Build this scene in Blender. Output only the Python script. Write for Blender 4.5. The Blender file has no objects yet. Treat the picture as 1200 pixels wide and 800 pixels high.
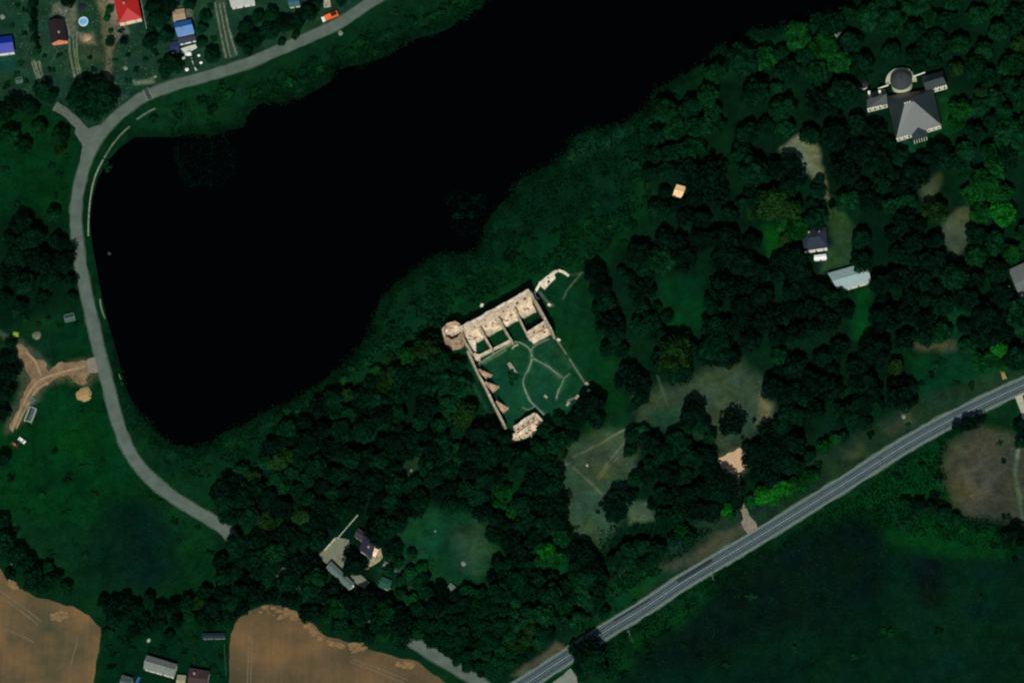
import bpy, bmesh, math, random
import numpy as np
from mathutils import Vector, Matrix
random.seed(11); rng = np.random.default_rng(11)
R = math.radians
S = bpy.context.scene

# ------------------------------------------------------------------ camera
MPP = 0.5                      # metres per photo pixel at the ground centre
DIST, TILT, AZ, ROLL = 4200.0, R(23), R(17), R(17)
c_ = np.array([math.sin(TILT)*math.sin(AZ), -math.sin(TILT)*math.cos(AZ), math.cos(TILT)])
r0 = np.array([math.cos(AZ), math.sin(AZ), 0.0])
u0 = np.array([0, 0, 1.0]) - c_[2]*c_; u0 /= np.linalg.norm(u0)
RX = math.cos(ROLL)*r0 - math.sin(ROLL)*u0
UP = math.sin(ROLL)*r0 + math.cos(ROLL)*u0
CAM = c_*DIST
cd = bpy.data.cameras.new('camera'); cam = bpy.data.objects.new('camera', cd); S.collection.objects.link(cam)
m3 = Matrix(((RX[0], UP[0], c_[0]), (RX[1], UP[1], c_[1]), (RX[2], UP[2], c_[2])))
cam.matrix_world = Matrix.Translation(CAM.tolist()) @ m3.to_4x4()
cd.sensor_width = 36; cd.lens = 36*DIST/(1200*MPP); cd.clip_start = 10; cd.clip_end = 30000
S.camera = cam

# ------------------------------------------------------------------ light
SUN_EL, SUN_AZ = R(50), R(178)          # azimuth clockwise from north (+Y)
W = bpy.data.worlds.new('World'); S.world = W; W.use_nodes = True
nt = W.node_tree; bg = nt.nodes['Background']
sky = nt.nodes.new('ShaderNodeTexSky'); sky.sky_type = 'NISHITA'; sky.sun_disc = False
sky.sun_elevation = SUN_EL; sky.sun_rotation = SUN_AZ
nt.links.new(sky.outputs[0], bg.inputs[0]); bg.inputs[1].default_value = 0.065
sl = bpy.data.lights.new('sun', 'SUN'); sl.energy = 3.8; sl.angle = R(0.5); sl.color = (1, .96, .9)
so = bpy.data.objects.new('sun', sl); S.collection.objects.link(so)
sd = Vector((math.sin(SUN_AZ)*math.cos(SUN_EL), math.cos(SUN_AZ)*math.cos(SUN_EL), math.sin(SUN_EL)))
so.rotation_euler = sd.to_track_quat('Z', 'Y').to_euler(); so.location = sd*300
S.view_settings.view_transform = 'Standard'; S.view_settings.look = 'None'
S.view_settings.exposure = 0; S.view_settings.gamma = 1; S.view_settings.use_curve_mapping = False
S.render.engine = 'CYCLES'
try: S.cycles.filter_width = 2.1
except Exception: pass

# ------------------------------------------------------------------ mapping
def at(px, py, z=0.0):
    """world point at height z seen at photo pixel px,py"""
    q = RX*(px-600)*MPP + UP*(400-py)*MPP
    d = q - CAM
    t = (z - CAM[2])/d[2]
    p = CAM + d*t
    return Vector((p[0], p[1], z))
def at_np(px, py, z=0.0):
    px = np.asarray(px, float); py = np.asarray(py, float)
    q = RX[None]*((px-600)*MPP)[:, None] + UP[None]*((400-py)*MPP)[:, None]
    d = q - CAM[None]; t = (z-CAM[2])/d[:, 2]
    return CAM[None] + d*t[:, None]
def proj(P):
    d = P - CAM[None]; dep = -(d@c_)
    return 600 + (d@RX)/dep*DIST/MPP, 400 - (d@UP)/dep*DIST/MPP

def lin(c):
    return tuple(((v/255)/12.92 if v/255 <= .04045 else ((v/255+.055)/1.055)**2.4) for v in c[:3])

# ------------------------------------------------------------------ noise
_tab = rng.random((256, 256))
def vnoise(x, y, s):
    x = np.asarray(x, float)/s + 1000.3; y = np.asarray(y, float)/s + 1000.7
    xi = np.floor(x).astype(int); yi = np.floor(y).astype(int)
    fx = x-xi; fy = y-yi; fx = fx*fx*(3-2*fx); fy = fy*fy*(3-2*fy)
    g = lambda a, b: _tab[a & 255, b & 255]
    return (g(xi, yi)*(1-fx)+g(xi+1, yi)*fx)*(1-fy) + (g(xi, yi+1)*(1-fx)+g(xi+1, yi+1)*fx)*fy
def fbm(x, y, s, n=4):
    v = 0; a = 1; t = 0
    for k in range(n):
        v = v + a*vnoise(x+17*k, y-31*k, s/2**k); t += a; a *= .55
    return v/t*2-1

# ------------------------------------------------------------------ materials
MATS = {}
def mat(name, col, rough=.85, var=.25, scale=.4, bump=.0, metal=0, spec=.3, kind=None, coord='Object', detail=6):
    if name in MATS: return MATS[name]
    m = bpy.data.materials.new(name); m.use_nodes = True; n = m.node_tree; b = n.nodes['Principled BSDF']
    b.inputs['Roughness'].default_value = rough; b.inputs['Metallic'].default_value = metal
    b.inputs['Specular IOR Level'].default_value = spec
    tc = n.nodes.new('ShaderNodeTexCoord')
    c = lin(col)
    no = n.nodes.new('ShaderNodeTexNoise'); no.inputs['Scale'].default_value = scale; no.inputs['Detail'].default_value = detail
    no.inputs['Roughness'].default_value = .65
    n.links.new(tc.outputs[coord], no.inputs['Vector'])
    rp = n.nodes.new('ShaderNodeValToRGB')
    rp.color_ramp.elements[0].position = .32; rp.color_ramp.elements[1].position = .68
    lo = tuple(v*(1-var) for v in c); hi = tuple(min(1, v*(1+var)) for v in c)
    rp.color_ramp.elements[0].color = (*lo, 1); rp.color_ramp.elements[1].color = (*hi, 1)
    n.links.new(no.outputs['Fac'], rp.inputs[0])
    out = rp.outputs[0]
    if kind == 'ribs':      # metal / slate roof sheets: fine lines
        wv = n.nodes.new('ShaderNodeTexWave'); wv.inputs['Scale'].default_value = 1.6; wv.inputs['Distortion'].default_value = .6
        n.links.new(tc.outputs[coord], wv.inputs['Vector'])
        mx = n.nodes.new('ShaderNodeMix'); mx.data_type = 'RGBA'; mx.blend_type = 'MULTIPLY'; mx.inputs[0].default_value = .35
        n.links.new(out, mx.inputs[6]); n.links.new(wv.outputs['Color'], mx.inputs[7]); out = mx.outputs[2]
    if kind == 'stone':
        vo = n.nodes.new('ShaderNodeTexVoronoi'); vo.inputs['Scale'].default_value = .55
        n.links.new(tc.outputs[coord], vo.inputs['Vector'])
        mr = n.nodes.new('ShaderNodeMapRange'); mr.inputs[3].default_value = .6; mr.inputs[4].default_value = 1.25
        n.links.new(vo.outputs['Color'], mr.inputs[0])
        mx = n.nodes.new('ShaderNodeMix'); mx.data_type = 'RGBA'; mx.blend_type = 'MULTIPLY'; mx.inputs[0].default_value = .75
        n.links.new(out, mx.inputs[6]); n.links.new(mr.outputs[0], mx.inputs[7]); out = mx.outputs[2]
        n2 = n.nodes.new('ShaderNodeTexNoise'); n2.inputs['Scale'].default_value = .18; n2.inputs['Detail'].default_value = 5
        n.links.new(tc.outputs[coord], n2.inputs['Vector'])
        r2 = n.nodes.new('ShaderNodeMapRange'); r2.inputs[1].default_value = .55; r2.inputs[2].default_value = .75; r2.inputs[4].default_value = .55
        n.links.new(n2.outputs[0], r2.inputs[0])
        mx = n.nodes.new('ShaderNodeMix'); mx.data_type = 'RGBA'
        n.links.new(r2.outputs[0], mx.inputs[0]); n.links.new(out, mx.inputs[6]); mx.inputs[7].default_value = (*lin((110, 105, 75)), 1); out = mx.outputs[2]
    n.links.new(out, b.inputs['Base Color'])
    if bump:
        bp = n.nodes.new('ShaderNodeBump'); bp.inputs['Strength'].default_value = bump; bp.inputs['Distance'].default_value = .5
        n2 = n.nodes.new('ShaderNodeTexNoise'); n2.inputs['Scale'].default_value = scale*4; n2.inputs['Detail'].default_value = 5
        n.links.new(tc.outputs[coord], n2.inputs['Vector']); n.links.new(n2.outputs['Fac'], bp.inputs['Height'])
        n.links.new(bp.outputs[0], b.inputs['Normal'])
    MATS[name] = m; return m

# leaves: tone from the object's own colour, varied leaf clump by leaf clump
def leaf_material(name, from_object=True, col=(5, 28, 15), spread=.55):
    m = bpy.data.materials.new(name); m.use_nodes = True; n = m.node_tree; b = n.nodes['Principled BSDF']
    b.inputs['Roughness'].default_value = 1; b.inputs['Specular IOR Level'].default_value = 0
    g = n.nodes.new('ShaderNodeNewGeometry')
    mr = n.nodes.new('ShaderNodeMapRange'); mr.inputs[3].default_value = 1-spread*.7; mr.inputs[4].default_value = 1+spread*.7
    n.links.new(g.outputs['Random Per Island'], mr.inputs[0])
    tc = n.nodes.new('ShaderNodeTexCoord')
    no = n.nodes.new('ShaderNodeTexNoise'); no.inputs['Scale'].default_value = .16; no.inputs['Detail'].default_value = 3
    n.links.new(g.outputs['Position'], no.inputs['Vector'])
    m2 = n.nodes.new('ShaderNodeMapRange'); m2.inputs[1].default_value = .3; m2.inputs[2].default_value = .7
    m2.inputs[3].default_value = .5; m2.inputs[4].default_value = 1.6
    n.links.new(no.outputs['Fac'], m2.inputs[0])
    mu = n.nodes.new('ShaderNodeMath'); mu.operation = 'MULTIPLY'
    n.links.new(mr.outputs[0], mu.inputs[0]); n.links.new(m2.outputs[0], mu.inputs[1])
    vm = n.nodes.new('ShaderNodeVectorMath'); vm.operation = 'SCALE'
    if from_object:
        oi = n.nodes.new('ShaderNodeObjectInfo'); n.links.new(oi.outputs['Color'], vm.inputs[0])
    else:
        vm.inputs[0].default_value = lin(col)
    n.links.new(mu.outputs[0], vm.inputs['Scale'])
    n.links.new(vm.outputs[0], b.inputs['Base Color'])
    return m
LEAF = leaf_material('leaves')

# ground: painted land cover (vertex attribute) times several scales of noise
def ground_material():
    m = bpy.data.materials.new('land_cover'); m.use_nodes = True; n = m.node_tree; b = n.nodes['Principled BSDF']
    b.inputs['Roughness'].default_value = 1; b.inputs['Specular IOR Level'].default_value = .02
    at_ = n.nodes.new('ShaderNodeAttribute'); at_.attribute_name = 'cover'
    tc = n.nodes.new('ShaderNodeTexCoord'); src = at_.outputs['Color']
    prev = None
    for sc, lo, hi, det in ((.022, .72, 1.3, 5), (.13, .66, 1.4, 6), (.9, .72, 1.3, 5)):
        no = n.nodes.new('ShaderNodeTexNoise'); no.inputs['Scale'].default_value = sc; no.inputs['Detail'].default_value = det
        no.inputs['Roughness'].default_value = .6; no.inputs['Distortion'].default_value = .6
        n.links.new(tc.outputs['Object'], no.inputs['Vector'])
        mr = n.nodes.new('ShaderNodeMapRange'); mr.inputs[1].default_value = .3; mr.inputs[2].default_value = .7
        mr.inputs[3].default_value = lo; mr.inputs[4].default_value = hi
        n.links.new(no.outputs['Fac'], mr.inputs[0])
        if prev is None: prev = mr.outputs[0]
        else:
            mu = n.nodes.new('ShaderNodeMath'); mu.operation = 'MULTIPLY'; n.links.new(prev, mu.inputs[0]); n.links.new(mr.outputs[0], mu.inputs[1]); prev = mu.outputs[0]
    vm = n.nodes.new('ShaderNodeVectorMath'); vm.operation = 'SCALE'
    n.links.new(src, vm.inputs[0]); n.links.new(prev, vm.inputs['Scale'])
    # hue drift: colder / drier grass in patches
    no = n.nodes.new('ShaderNodeTexNoise'); no.inputs['Scale'].default_value = .045; no.inputs['Detail'].default_value = 6
    n.links.new(tc.outputs['Object'], no.inputs['Vector'])
    rp = n.nodes.new('ShaderNodeValToRGB'); e = rp.color_ramp.elements
    e[0].position = .35; e[0].color = (.8, .97, 1.3, 1); e[1].position = .65; e[1].color = (1.12, 1.06, .84, 1)
    n.links.new(no.outputs['Fac'], rp.inputs[0])
    v2 = n.nodes.new('ShaderNodeVectorMath'); v2.operation = 'MULTIPLY'
    n.links.new(vm.outputs[0], v2.inputs[0]); n.links.new(rp.outputs[0], v2.inputs[1])
    n.links.new(v2.outputs[0], b.inputs['Base Color'])
    bp = n.nodes.new('ShaderNodeBump'); bp.inputs['Strength'].default_value = .5; bp.inputs['Distance'].default_value = .6
    n3 = n.nodes.new('ShaderNodeTexNoise'); n3.inputs['Scale'].default_value = .5; n3.inputs['Detail'].default_value = 6
    n.links.new(tc.outputs['Object'], n3.inputs['Vector']); n.links.new(n3.outputs['Fac'], bp.inputs['Height'])
    n.links.new(bp.outputs[0], b.inputs['Normal'])
    return m

# ------------------------------------------------------------------ mesh helpers
class MB:
    def __init__(s): s.v = []; s.f = []
    def add(s, vs, fs):
        o = len(s.v); s.v += [tuple(p) for p in vs]; s.f += [tuple(i+o for i in f) for f in fs]; return s
    def box(s, x0, y0, z0, x1, y1, z1, rz=0, c=(0, 0), taper=0):
        p = []
        for z, t in ((z0, 0), (z1, taper)):
            for x, y in ((x0+t, y0+t), (x1-t, y0+t), (x1-t, y1-t), (x0+t, y1-t)):
                p.append((c[0]+x*math.cos(rz)-y*math.sin(rz), c[1]+x*math.sin(rz)+y*math.cos(rz), z))
        return s.add(p, [(3, 2, 1, 0), (4, 5, 6, 7), (0, 1, 5, 4), (1, 2, 6, 5), (2, 3, 7, 6), (3, 0, 4, 7)])
    def prism(s, pts, z0, z1):
        n = len(pts); a = [(p[0], p[1], z0) for p in pts]; b = [(p[0], p[1], z1) for p in pts]
        return s.add(a+b, [tuple(range(n))[::-1], tuple(range(n, 2*n))] + [(i, (i+1) % n, n+(i+1) % n, n+i) for i in range(n)])
    def cyl(s, x, y, z0, z1, r0_, r1_=None, n=12):
        r1_ = r0_ if r1_ is None else r1_
        a = [(x+r0_*math.cos(2*math.pi*i/n), y+r0_*math.sin(2*math.pi*i/n), z0) for i in range(n)]
        b = [(x+r1_*math.cos(2*math.pi*i/n), y+r1_*math.sin(2*math.pi*i/n), z1) for i in range(n)]
        return s.add(a+b, [tuple(range(n))[::-1], tuple(range(n, 2*n))] + [(i, (i+1) % n, n+(i+1) % n, n+i) for i in range(n)])
    def tube(s, pts, rads, n=6):
        pts = [Vector(p) for p in pts]; rings = []
        for i, p in enumerate(pts):
            d = (pts[min(i+1, len(pts)-1)]-pts[max(i-1, 0)]).normalized()
            a = d.orthogonal().normalized(); b = d.cross(a)
            rings.append([p+(a*math.cos(2*math.pi*k/n)+b*math.sin(2*math.pi*k/n))*rads[i] for k in range(n)])
        o = []; [o.extend(r) for r in rings]; f = []
        for i in range(len(pts)-1):
            for k in range(n): f.append((i*n+k, i*n+(k+1) % n, (i+1)*n+(k+1) % n, (i+1)*n+k))
        f.append(tuple(range(n))[::-1]); f.append(tuple(range(len(o)-n, len(o))))
        return s.add(o, f)
    def build(s, name, m, parent=None, fix=True):
        me = bpy.data.meshes.new(name); me.from_pydata(s.v, [], s.f); me.update()
        if fix:
            b = bmesh.new(); b.from_mesh(me); bmesh.ops.recalc_face_normals(b, faces=b.faces); b.to_mesh(me); b.free()
        me.materials.append(m)
        o = bpy.data.objects.new(name, me); S.collection.objects.link(o)
        if parent: o.parent = parent
        return o
def np_mesh(name, V, F, m):
    me = bpy.data.meshes.new(name)
    V = np.asarray(V, np.float32); F = np.asarray(F, np.int32)
    k = F.shape[1]
    me.vertices.add(len(V)); me.vertices.foreach_set('co', V.ravel())
    me.loops.add(F.size); me.loops.foreach_set('vertex_index', F.ravel())
    me.polygons.add(len(F)); me.polygons.foreach_set('loop_start', np.arange(0, F.size, k, dtype=np.int32))
    me.polygons.foreach_set('loop_total', np.full(len(F), k, np.int32))
    me.update(calc_edges=True); me.materials.append(m)
    return me
def tag(o, label=None, cat=None, group=None, kind=None):
    if label: o['label'] = label
    if cat: o['category'] = cat
    if group: o['group'] = group
    if kind: o['kind'] = kind
    return o
def thing(name, label, cat, loc, rz=0, group=None):
    o = bpy.data.objects.new(name, None); S.collection.objects.link(o)
    o.location = loc; o.rotation_euler = (0, 0, rz); o.empty_display_size = 1
    return tag(o, label, cat, group)
def inpoly(x, y, poly):
    x = np.asarray(x, float); y = np.asarray(y, float); r = np.zeros(x.shape, bool); n = len(poly)
    for i in range(n):
        x1, y1 = poly[i]; x2, y2 = poly[(i+1) % n]
        if y1 == y2: continue
        c = ((y1 > y) != (y2 > y)) & (x < (x2-x1)*(y-y1)/(y2-y1)+x1); r ^= c
    return r
def dseg(x, y, pts, closed):
    d = np.full(np.shape(x), 1e9); n = len(pts)
    for i in range(n if closed else n-1):
        x1, y1 = pts[i]; x2, y2 = pts[(i+1) % n]; dx, dy = x2-x1, y2-y1; L = dx*dx+dy*dy+1e-9
        t = np.clip(((x-x1)*dx+(y-y1)*dy)/L, 0, 1)
        d = np.minimum(d, np.hypot(x-x1-t*dx, y-y1-t*dy))
    return d
def spline(pts, step=4.0):
    P = [np.array(p, float) for p in pts]; P = [2*P[0]-P[1]]+P+[2*P[-1]-P[-2]]; out = []
    for i in range(1, len(P)-2):
        n = max(2, int(np.linalg.norm(P[i+1]-P[i])/step))
        for k in range(n):
            t = k/n; a, b, c, d = P[i-1:i+3]
            out.append(.5*((2*b)+(c-a)*t+(2*a-5*b+4*c-d)*t*t+(3*b-a-3*c+d)*t**3))
    out.append(P[-2]); return [tuple(p) for p in out]

# ------------------------------------------------------------------ map data (photo pixels)
LAKE = [(1500, -160), (1200, -110), (1060, -40), (1000, 2), (965, 12), (945, 22), (918, 30), (900, 36), (880, 36), (862, 50), (842, 56), (828, 74), (808, 84), (792, 92), (780, 100), (768, 104), (762, 122), (752, 132), (735, 144), (712, 150), (690, 154), (672, 162), (664, 178), (650, 190), (632, 200), (612, 212), (596, 232), (580, 248), (568, 262), (566, 282), (556, 294), (535, 297), (516, 298), (505, 304), (488, 318), (468, 330), (452, 345), (446, 360), (438, 376), (432, 392), (420, 408), (405, 424), (388, 440), (365, 458), (345, 468), (318, 482), (297, 492), (270, 505), (245, 522), (225, 528), (200, 522), (185, 508), (168, 492), (158, 478), (145, 450), (138, 420), (131, 395), (124, 372), (118, 345), (112, 312), (107, 285), (105, 260), (107, 235), (114, 208), (126, 188), (140, 172), (158, 160), (200, 160), (250, 156), (282, 150), (290, 132), (306, 122), (330, 119), (355, 112), (380, 98), (395, 82), (425, 76), (447, 68), (468, 52), (500, 42), (520, 34), (545, 18), (565, 4), (585, -12), (640, -60), (760, -130), (1000, -300), (1500, -420)]
ROAD_W = [(700, -130), (560, -75), (450, -7), (425, 9), (395, 29), (360, 45), (320, 62), (280, 78), (240, 90), (205, 100), (170, 113), (145, 130), (122, 152), (107, 175), (96, 205), (90, 235), (89, 262), (92, 295), (99, 335), (108, 375), (117, 415), (126, 450), (135, 485), (146, 517), (160, 542), (182, 566), (215, 590), (250, 611), (272, 628), (305, 655), (360, 690), (430, 722), (484, 752), (520, 774), (560, 798), (590, 830), (600, 870)]
ROAD_H = [(470, 890), (560, 834), (612, 803), (660, 772), (712, 738), (755, 712), (800, 682), (850, 652), (900, 622), (950, 591), (1000, 560), (1050, 528), (1095, 502), (1140, 479), (1200, 451), (1290, 415), (1450, 350)]
JUNC = [(104, 180), (100, 158), (88, 142), (74, 130), (64, 124)]
FIELD_A = [(-200, 560), (-60, 640), (0, 667), (8, 680), (22, 690), (38, 697), (60, 704), (85, 711), (105, 721), (117, 735), (118, 752), (113, 775), (109, 800), (105, 950), (-300, 950)]
FIELD_B = [(268, 950), (268, 800), (269, 762), (270, 742), (277, 727), (292, 715), (312, 708), (330, 709), (345, 715), (362, 727), (380, 745), (402, 752), (430, 758), (460, 768), (490, 776), (520, 797), (560, 840), (580, 950)]
FIELD_C = [(1150, 500), (1135, 508), (1115, 522), (1107, 545), (1112, 575), (1122, 596), (1145, 606), (1180, 612), (1200, 614), (1290, 610), (1300, 520), (1197, 512), (1175, 506)]

# (polygon or line, half width or None, feather px, colour, alpha)
G = dict(grass=(7, 40, 18), bright=(8, 54, 16), forest=(5, 30, 16), shore=(5, 35, 18), teal=(6, 40, 26), dark=(3, 20, 15), pale=(62, 78, 54), dry=(66, 72, 50), tan=(110, 98, 76), sand=(170, 135, 100), yard=(26, 52, 36))
PAINT = [
 ([(-400, -300), (430, -300), (420, 5), (350, 48), (230, 92), (170, 108), (110, 150), (60, 120), (-400, 120)], None, 8, (24, 52, 35), 1),
 ([(-400, 150), (60, 128), (95, 160), (85, 260), (90, 300), (40, 250), (-400, 250)], None, 12, (3, 44, 15), .8),
 ([(-300, 250), (80, 250), (95, 370), (-300, 390)], None, 12, (3, 24, 13), .8),
 ([(62, 372), (105, 375), (112, 425), (62, 428)], None, 6, (3, 40, 18), .8),
 ([(40, 450), (118, 435), (150, 540), (180, 580), (90, 620), (0, 600), (-200, 600), (-200, 500), (10, 500)], None, 14, (3, 46, 16), .9),
 ([(120, 590), (170, 580), (205, 620), (215, 670), (150, 700), (95, 670)], None, 15, (4, 29, 20), .95),
 ([(210, 620), (262, 640), (250, 700), (210, 690)], None, 9, (4, 40, 16), .7),
 ([(60, 712), (262, 712), (268, 900), (110, 900), (118, 740)], None, 10, (3, 36, 18), .8),
 ([(118, 365), (150, 480), (185, 525), (225, 545), (330, 500), (430, 440), (450, 380), (420, 460), (330, 530), (260, 560), (190, 560), (140, 500)], None, 8, G['shore'], .7),
 ([(500, 300), (560, 290), (600, 230), (660, 190), (700, 152), (770, 120), (760, 180), (740, 230), (640, 300), (520, 340), (440, 400), (450, 350)], None, 14, (5, 34, 19), .95),
 ([(520, 330), (600, 300), (680, 250), (760, 240), (770, 280), (690, 320), (620, 335), (530, 375)], None, 12, (4, 46, 16), .7),
 ([(665, 160), (700, 155), (740, 148), (700, 180), (665, 195)], None, 7, (22, 58, 42), .6),
 ([(660, 300), (720, 440), (640, 500), (560, 440), (520, 380), (620, 330)], None, 14, (7, 48, 22), .95),
 ([(560, 420), (600, 402), (645, 395), (690, 460), (640, 500), (600, 505)], None, 6, (16, 58, 36), .9),
 # woodland floor
 ([(255, 560), (330, 505), (430, 445), (520, 430), (545, 500), (600, 530), (650, 540), (640, 640), (700, 680), (660, 760), (590, 800), (500, 750), (380, 735), (290, 700), (250, 640)], None, 10, G['forest'], 1),
 ([(780, 120), (1000, 20), (1400, -100), (1400, 420), (1200, 440), (1060, 500), (900, 600), (720, 700), (700, 640), (740, 520), (720, 400), (700, 320), (770, 240)], None, 12, G['forest'], 1),
 # clearings
 ([(770, 325), (822, 325), (830, 380), (810, 395), (775, 390)], None, 8, (4, 48, 20), .9),
 ([(688, 380), (720, 440), (730, 480), (690, 470)], None, 8, (3, 46, 18), .8),
 ([(648, 535), (700, 505), (742, 505), (748, 560), (728, 610), (705, 640), (690, 640), (648, 625)], None, 9, (46, 68, 47), .95),
 ([(700, 515), (745, 508), (735, 545), (708, 565), (680, 545)], None, 8, (62, 70, 46), .5),
 ([(745, 465), (800, 450), (830, 430), (870, 425), (895, 450), (905, 480), (898, 505), (870, 520), (850, 530), (820, 505), (790, 500), (750, 500)], None, 13, (48, 64, 45), .88),
 ([(765, 480), (795, 478), (795, 500), (765, 500)], None, 8, (12, 56, 32), .7),
 ([(890, 462), (903, 475), (900, 495), (885, 503)], None, 5, (120, 115, 80), .5),
 ([(735, 590), (770, 585), (765, 605), (740, 612)], None, 5, (62, 80, 56), .9),
 ([(915, 172), (935, 160), (960, 175), (965, 200), (975, 235), (962, 220), (948, 200), (930, 215), (922, 200)], None, 4, (98, 104, 74), 1),
 ([(962, 235), (980, 232), (1000, 270), (998, 310), (960, 318), (962, 300), (978, 290)], None, 6, (36, 62, 36), .95),
 ([(1050, 165), (1070, 165), (1070, 205), (1055, 215)], None, 5, (12, 54, 32), .9),
 ([(1080, 215), (1100, 205), (1098, 240), (1085, 245)], None, 6, (60, 72, 48), .9),
 ([(1105, 255), (1140, 240), (1140, 280), (1120, 300), (1108, 285)], None, 6, (62, 72, 48), .9),
 ([(1000, 340), (1020, 338), (1025, 400), (1000, 400)], None, 6, (3, 52, 18), .95),
 ([(890, 262), (922, 262), (912, 310), (895, 290)], None, 6, (6, 62, 14), .8),
 ([(1085, 118), (1110, 105), (1122, 150), (1110, 170), (1075, 170)], None, 6, (8, 52, 20), .9),
 ([(1105, 330), (1135, 330), (1130, 420), (1100, 420)], None, 8, (8, 48, 24), .8),
 ([(1072, 404), (1118, 402), (1120, 411), (1075, 412)], None, 6, (70, 70, 50), .7),
 ([(1060, 415), (1190, 420), (1180, 450), (1080, 490)], None, 8, (4, 46, 22), .8),
 ([(455, 640), (475, 605), (505, 594), (562, 598), (588, 650), (565, 692), (510, 694), (478, 675)], None, 9, (12, 52, 28), .95),
 ([(525, 620), (560, 612), (576, 645), (562, 672), (540, 665)], None, 11, (40, 66, 46), .7),
 ([(574, 560), (608, 562), (600, 595), (586, 600)], None, 6, (4, 52, 20), .9),
 ([(422, 505), (450, 495), (440, 530), (422, 532)], None, 6, (10, 52, 34), .7),
 ([(465, 540), (492, 540), (495, 565), (468, 568)], None, 7, (30, 58, 38), .7),
 ([(625, 632), (668, 630), (665, 680), (630, 670)], None, 7, (5, 56, 26), .8),
 ([(430, 655), (500, 655), (500, 715), (450, 705)], None, 8, (10, 46, 28), .7),
 # verges
 ([(700, 720), (720, 660), (860, 590), (1060, 470), (1200, 425), (1200, 450), (900, 622), (712, 738)], None, 6, (24, 44, 30), .8),
 ([(700, 690), (760, 660), (790, 672), (712, 728), (700, 730)], None, 6, (4, 52, 18), .8),
 ([(740, 745), (905, 640), (1010, 575), (1100, 520), (1110, 590), (1000, 610), (900, 650), (790, 740), (720, 800)], None, 10, (4, 48, 15), .9),
 ([(620, 900), (720, 800), (800, 735), (900, 655), (1000, 610), (1060, 600), (1500, 640), (1500, 1200), (620, 1200)], None, 14, (4, 30, 18), 1),
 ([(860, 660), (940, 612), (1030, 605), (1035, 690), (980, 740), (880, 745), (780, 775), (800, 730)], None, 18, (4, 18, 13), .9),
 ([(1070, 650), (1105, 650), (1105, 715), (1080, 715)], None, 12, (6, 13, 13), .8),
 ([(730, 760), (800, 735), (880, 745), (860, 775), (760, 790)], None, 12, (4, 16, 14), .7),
 ([(1020, 605), (1080, 600), (1180, 625), (1200, 650), (1120, 655), (1040, 640)], None, 10, (4, 50, 14), .8),
 ([(880, 610), (860, 640), (790, 672), (775, 668), (820, 640), (865, 612)], None, 6, (76, 74, 54), .55),
 ([(1040, 500), (1062, 482), (1072, 490), (1048, 506)], None, 7, (66, 70, 50), .5),
 ([(990, 528), (1010, 520), (1015, 530), (1000, 540)], None, 7, (60, 68, 46), .45),
 ([(600, 790), (650, 752), (660, 760), (620, 792)], None, 4, (80, 76, 56), .7),
 ([(500, 700), (590, 680), (620, 720), (590, 770), (530, 750), (500, 740)], None, 12, (5, 28, 20), .8),
 (FIELD_C, None, 9, (56, 58, 44), .95),
 ([(1130, 530), (1165, 520), (1175, 560), (1150, 590), (1125, 575)], None, 9, (66, 64, 50), .7),
 ([(1128, 538), (1134, 536), (1134, 544)], None, 4, (30, 44, 32), .8), ([(1145, 560), (1152, 562), (1148, 570)], None, 4, (30, 44, 32), .8),
 ([(6, 395), (26, 398), (52, 418), (62, 432), (104, 417), (118, 418), (119, 440), (100, 456), (78, 444), (54, 456), (24, 500), (10, 508), (8, 500), (24, 450)], None, 5, (64, 70, 50), .8),
 ([(838, 534), (870, 522), (882, 530), (884, 548), (858, 562), (842, 552)], None, 5, (70, 78, 56), .8),
 # village yards
 ([(62, 5), (92, 2), (92, 42), (78, 45), (70, 20), (60, 18)], None, 3, (96, 96, 70), .8),
 ([(112, -20), (134, -20), (138, 40), (128, 60), (132, 110), (140, 125), (126, 100), (120, 60)], None, 4, (98, 94, 74), .9),
 ([(126, -10), (136, -10), (140, 24), (152, 42), (134, 48), (126, 24)], None, 3, (132, 120, 100), .85),
 ([(20, 0), (36, 0), (30, 60), (14, 60)], None, 6, (20, 54, 34), .7),
 ([(136, 70), (160, 66), (168, 84), (140, 90)], None, 5, (44, 62, 44), .6),
 ([(92, 38), (108, 38), (112, 50), (96, 50)], None, 3, (120, 105, 80), .8),
 ([(95, 50), (120, 50), (122, 70), (95, 66)], None, 6, (50, 62, 44), .6),
 ([(132, 30), (172, 32), (174, 100), (140, 108)], None, 8, (24, 52, 34), .6),
 ([(158, 96), (178, 92), (180, 98), (160, 101)], None, 2, (110, 118, 92), .7),
 ([(190, 8), (235, 8), (200, 25)], None, 6, (50, 64, 48), .5),
 ([(112, 135), (140, 110), (150, 112), (120, 145)], None, 5, (76, 84, 66), .6),
 ([(205, 10), (222, 8), (224, 24), (206, 24)], None, 3, (120, 110, 84), .5),
 ([(-5, 64), (18, 62), (18, 80), (-5, 84)], None, 5, (14, 60, 44), .8),
]
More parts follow.
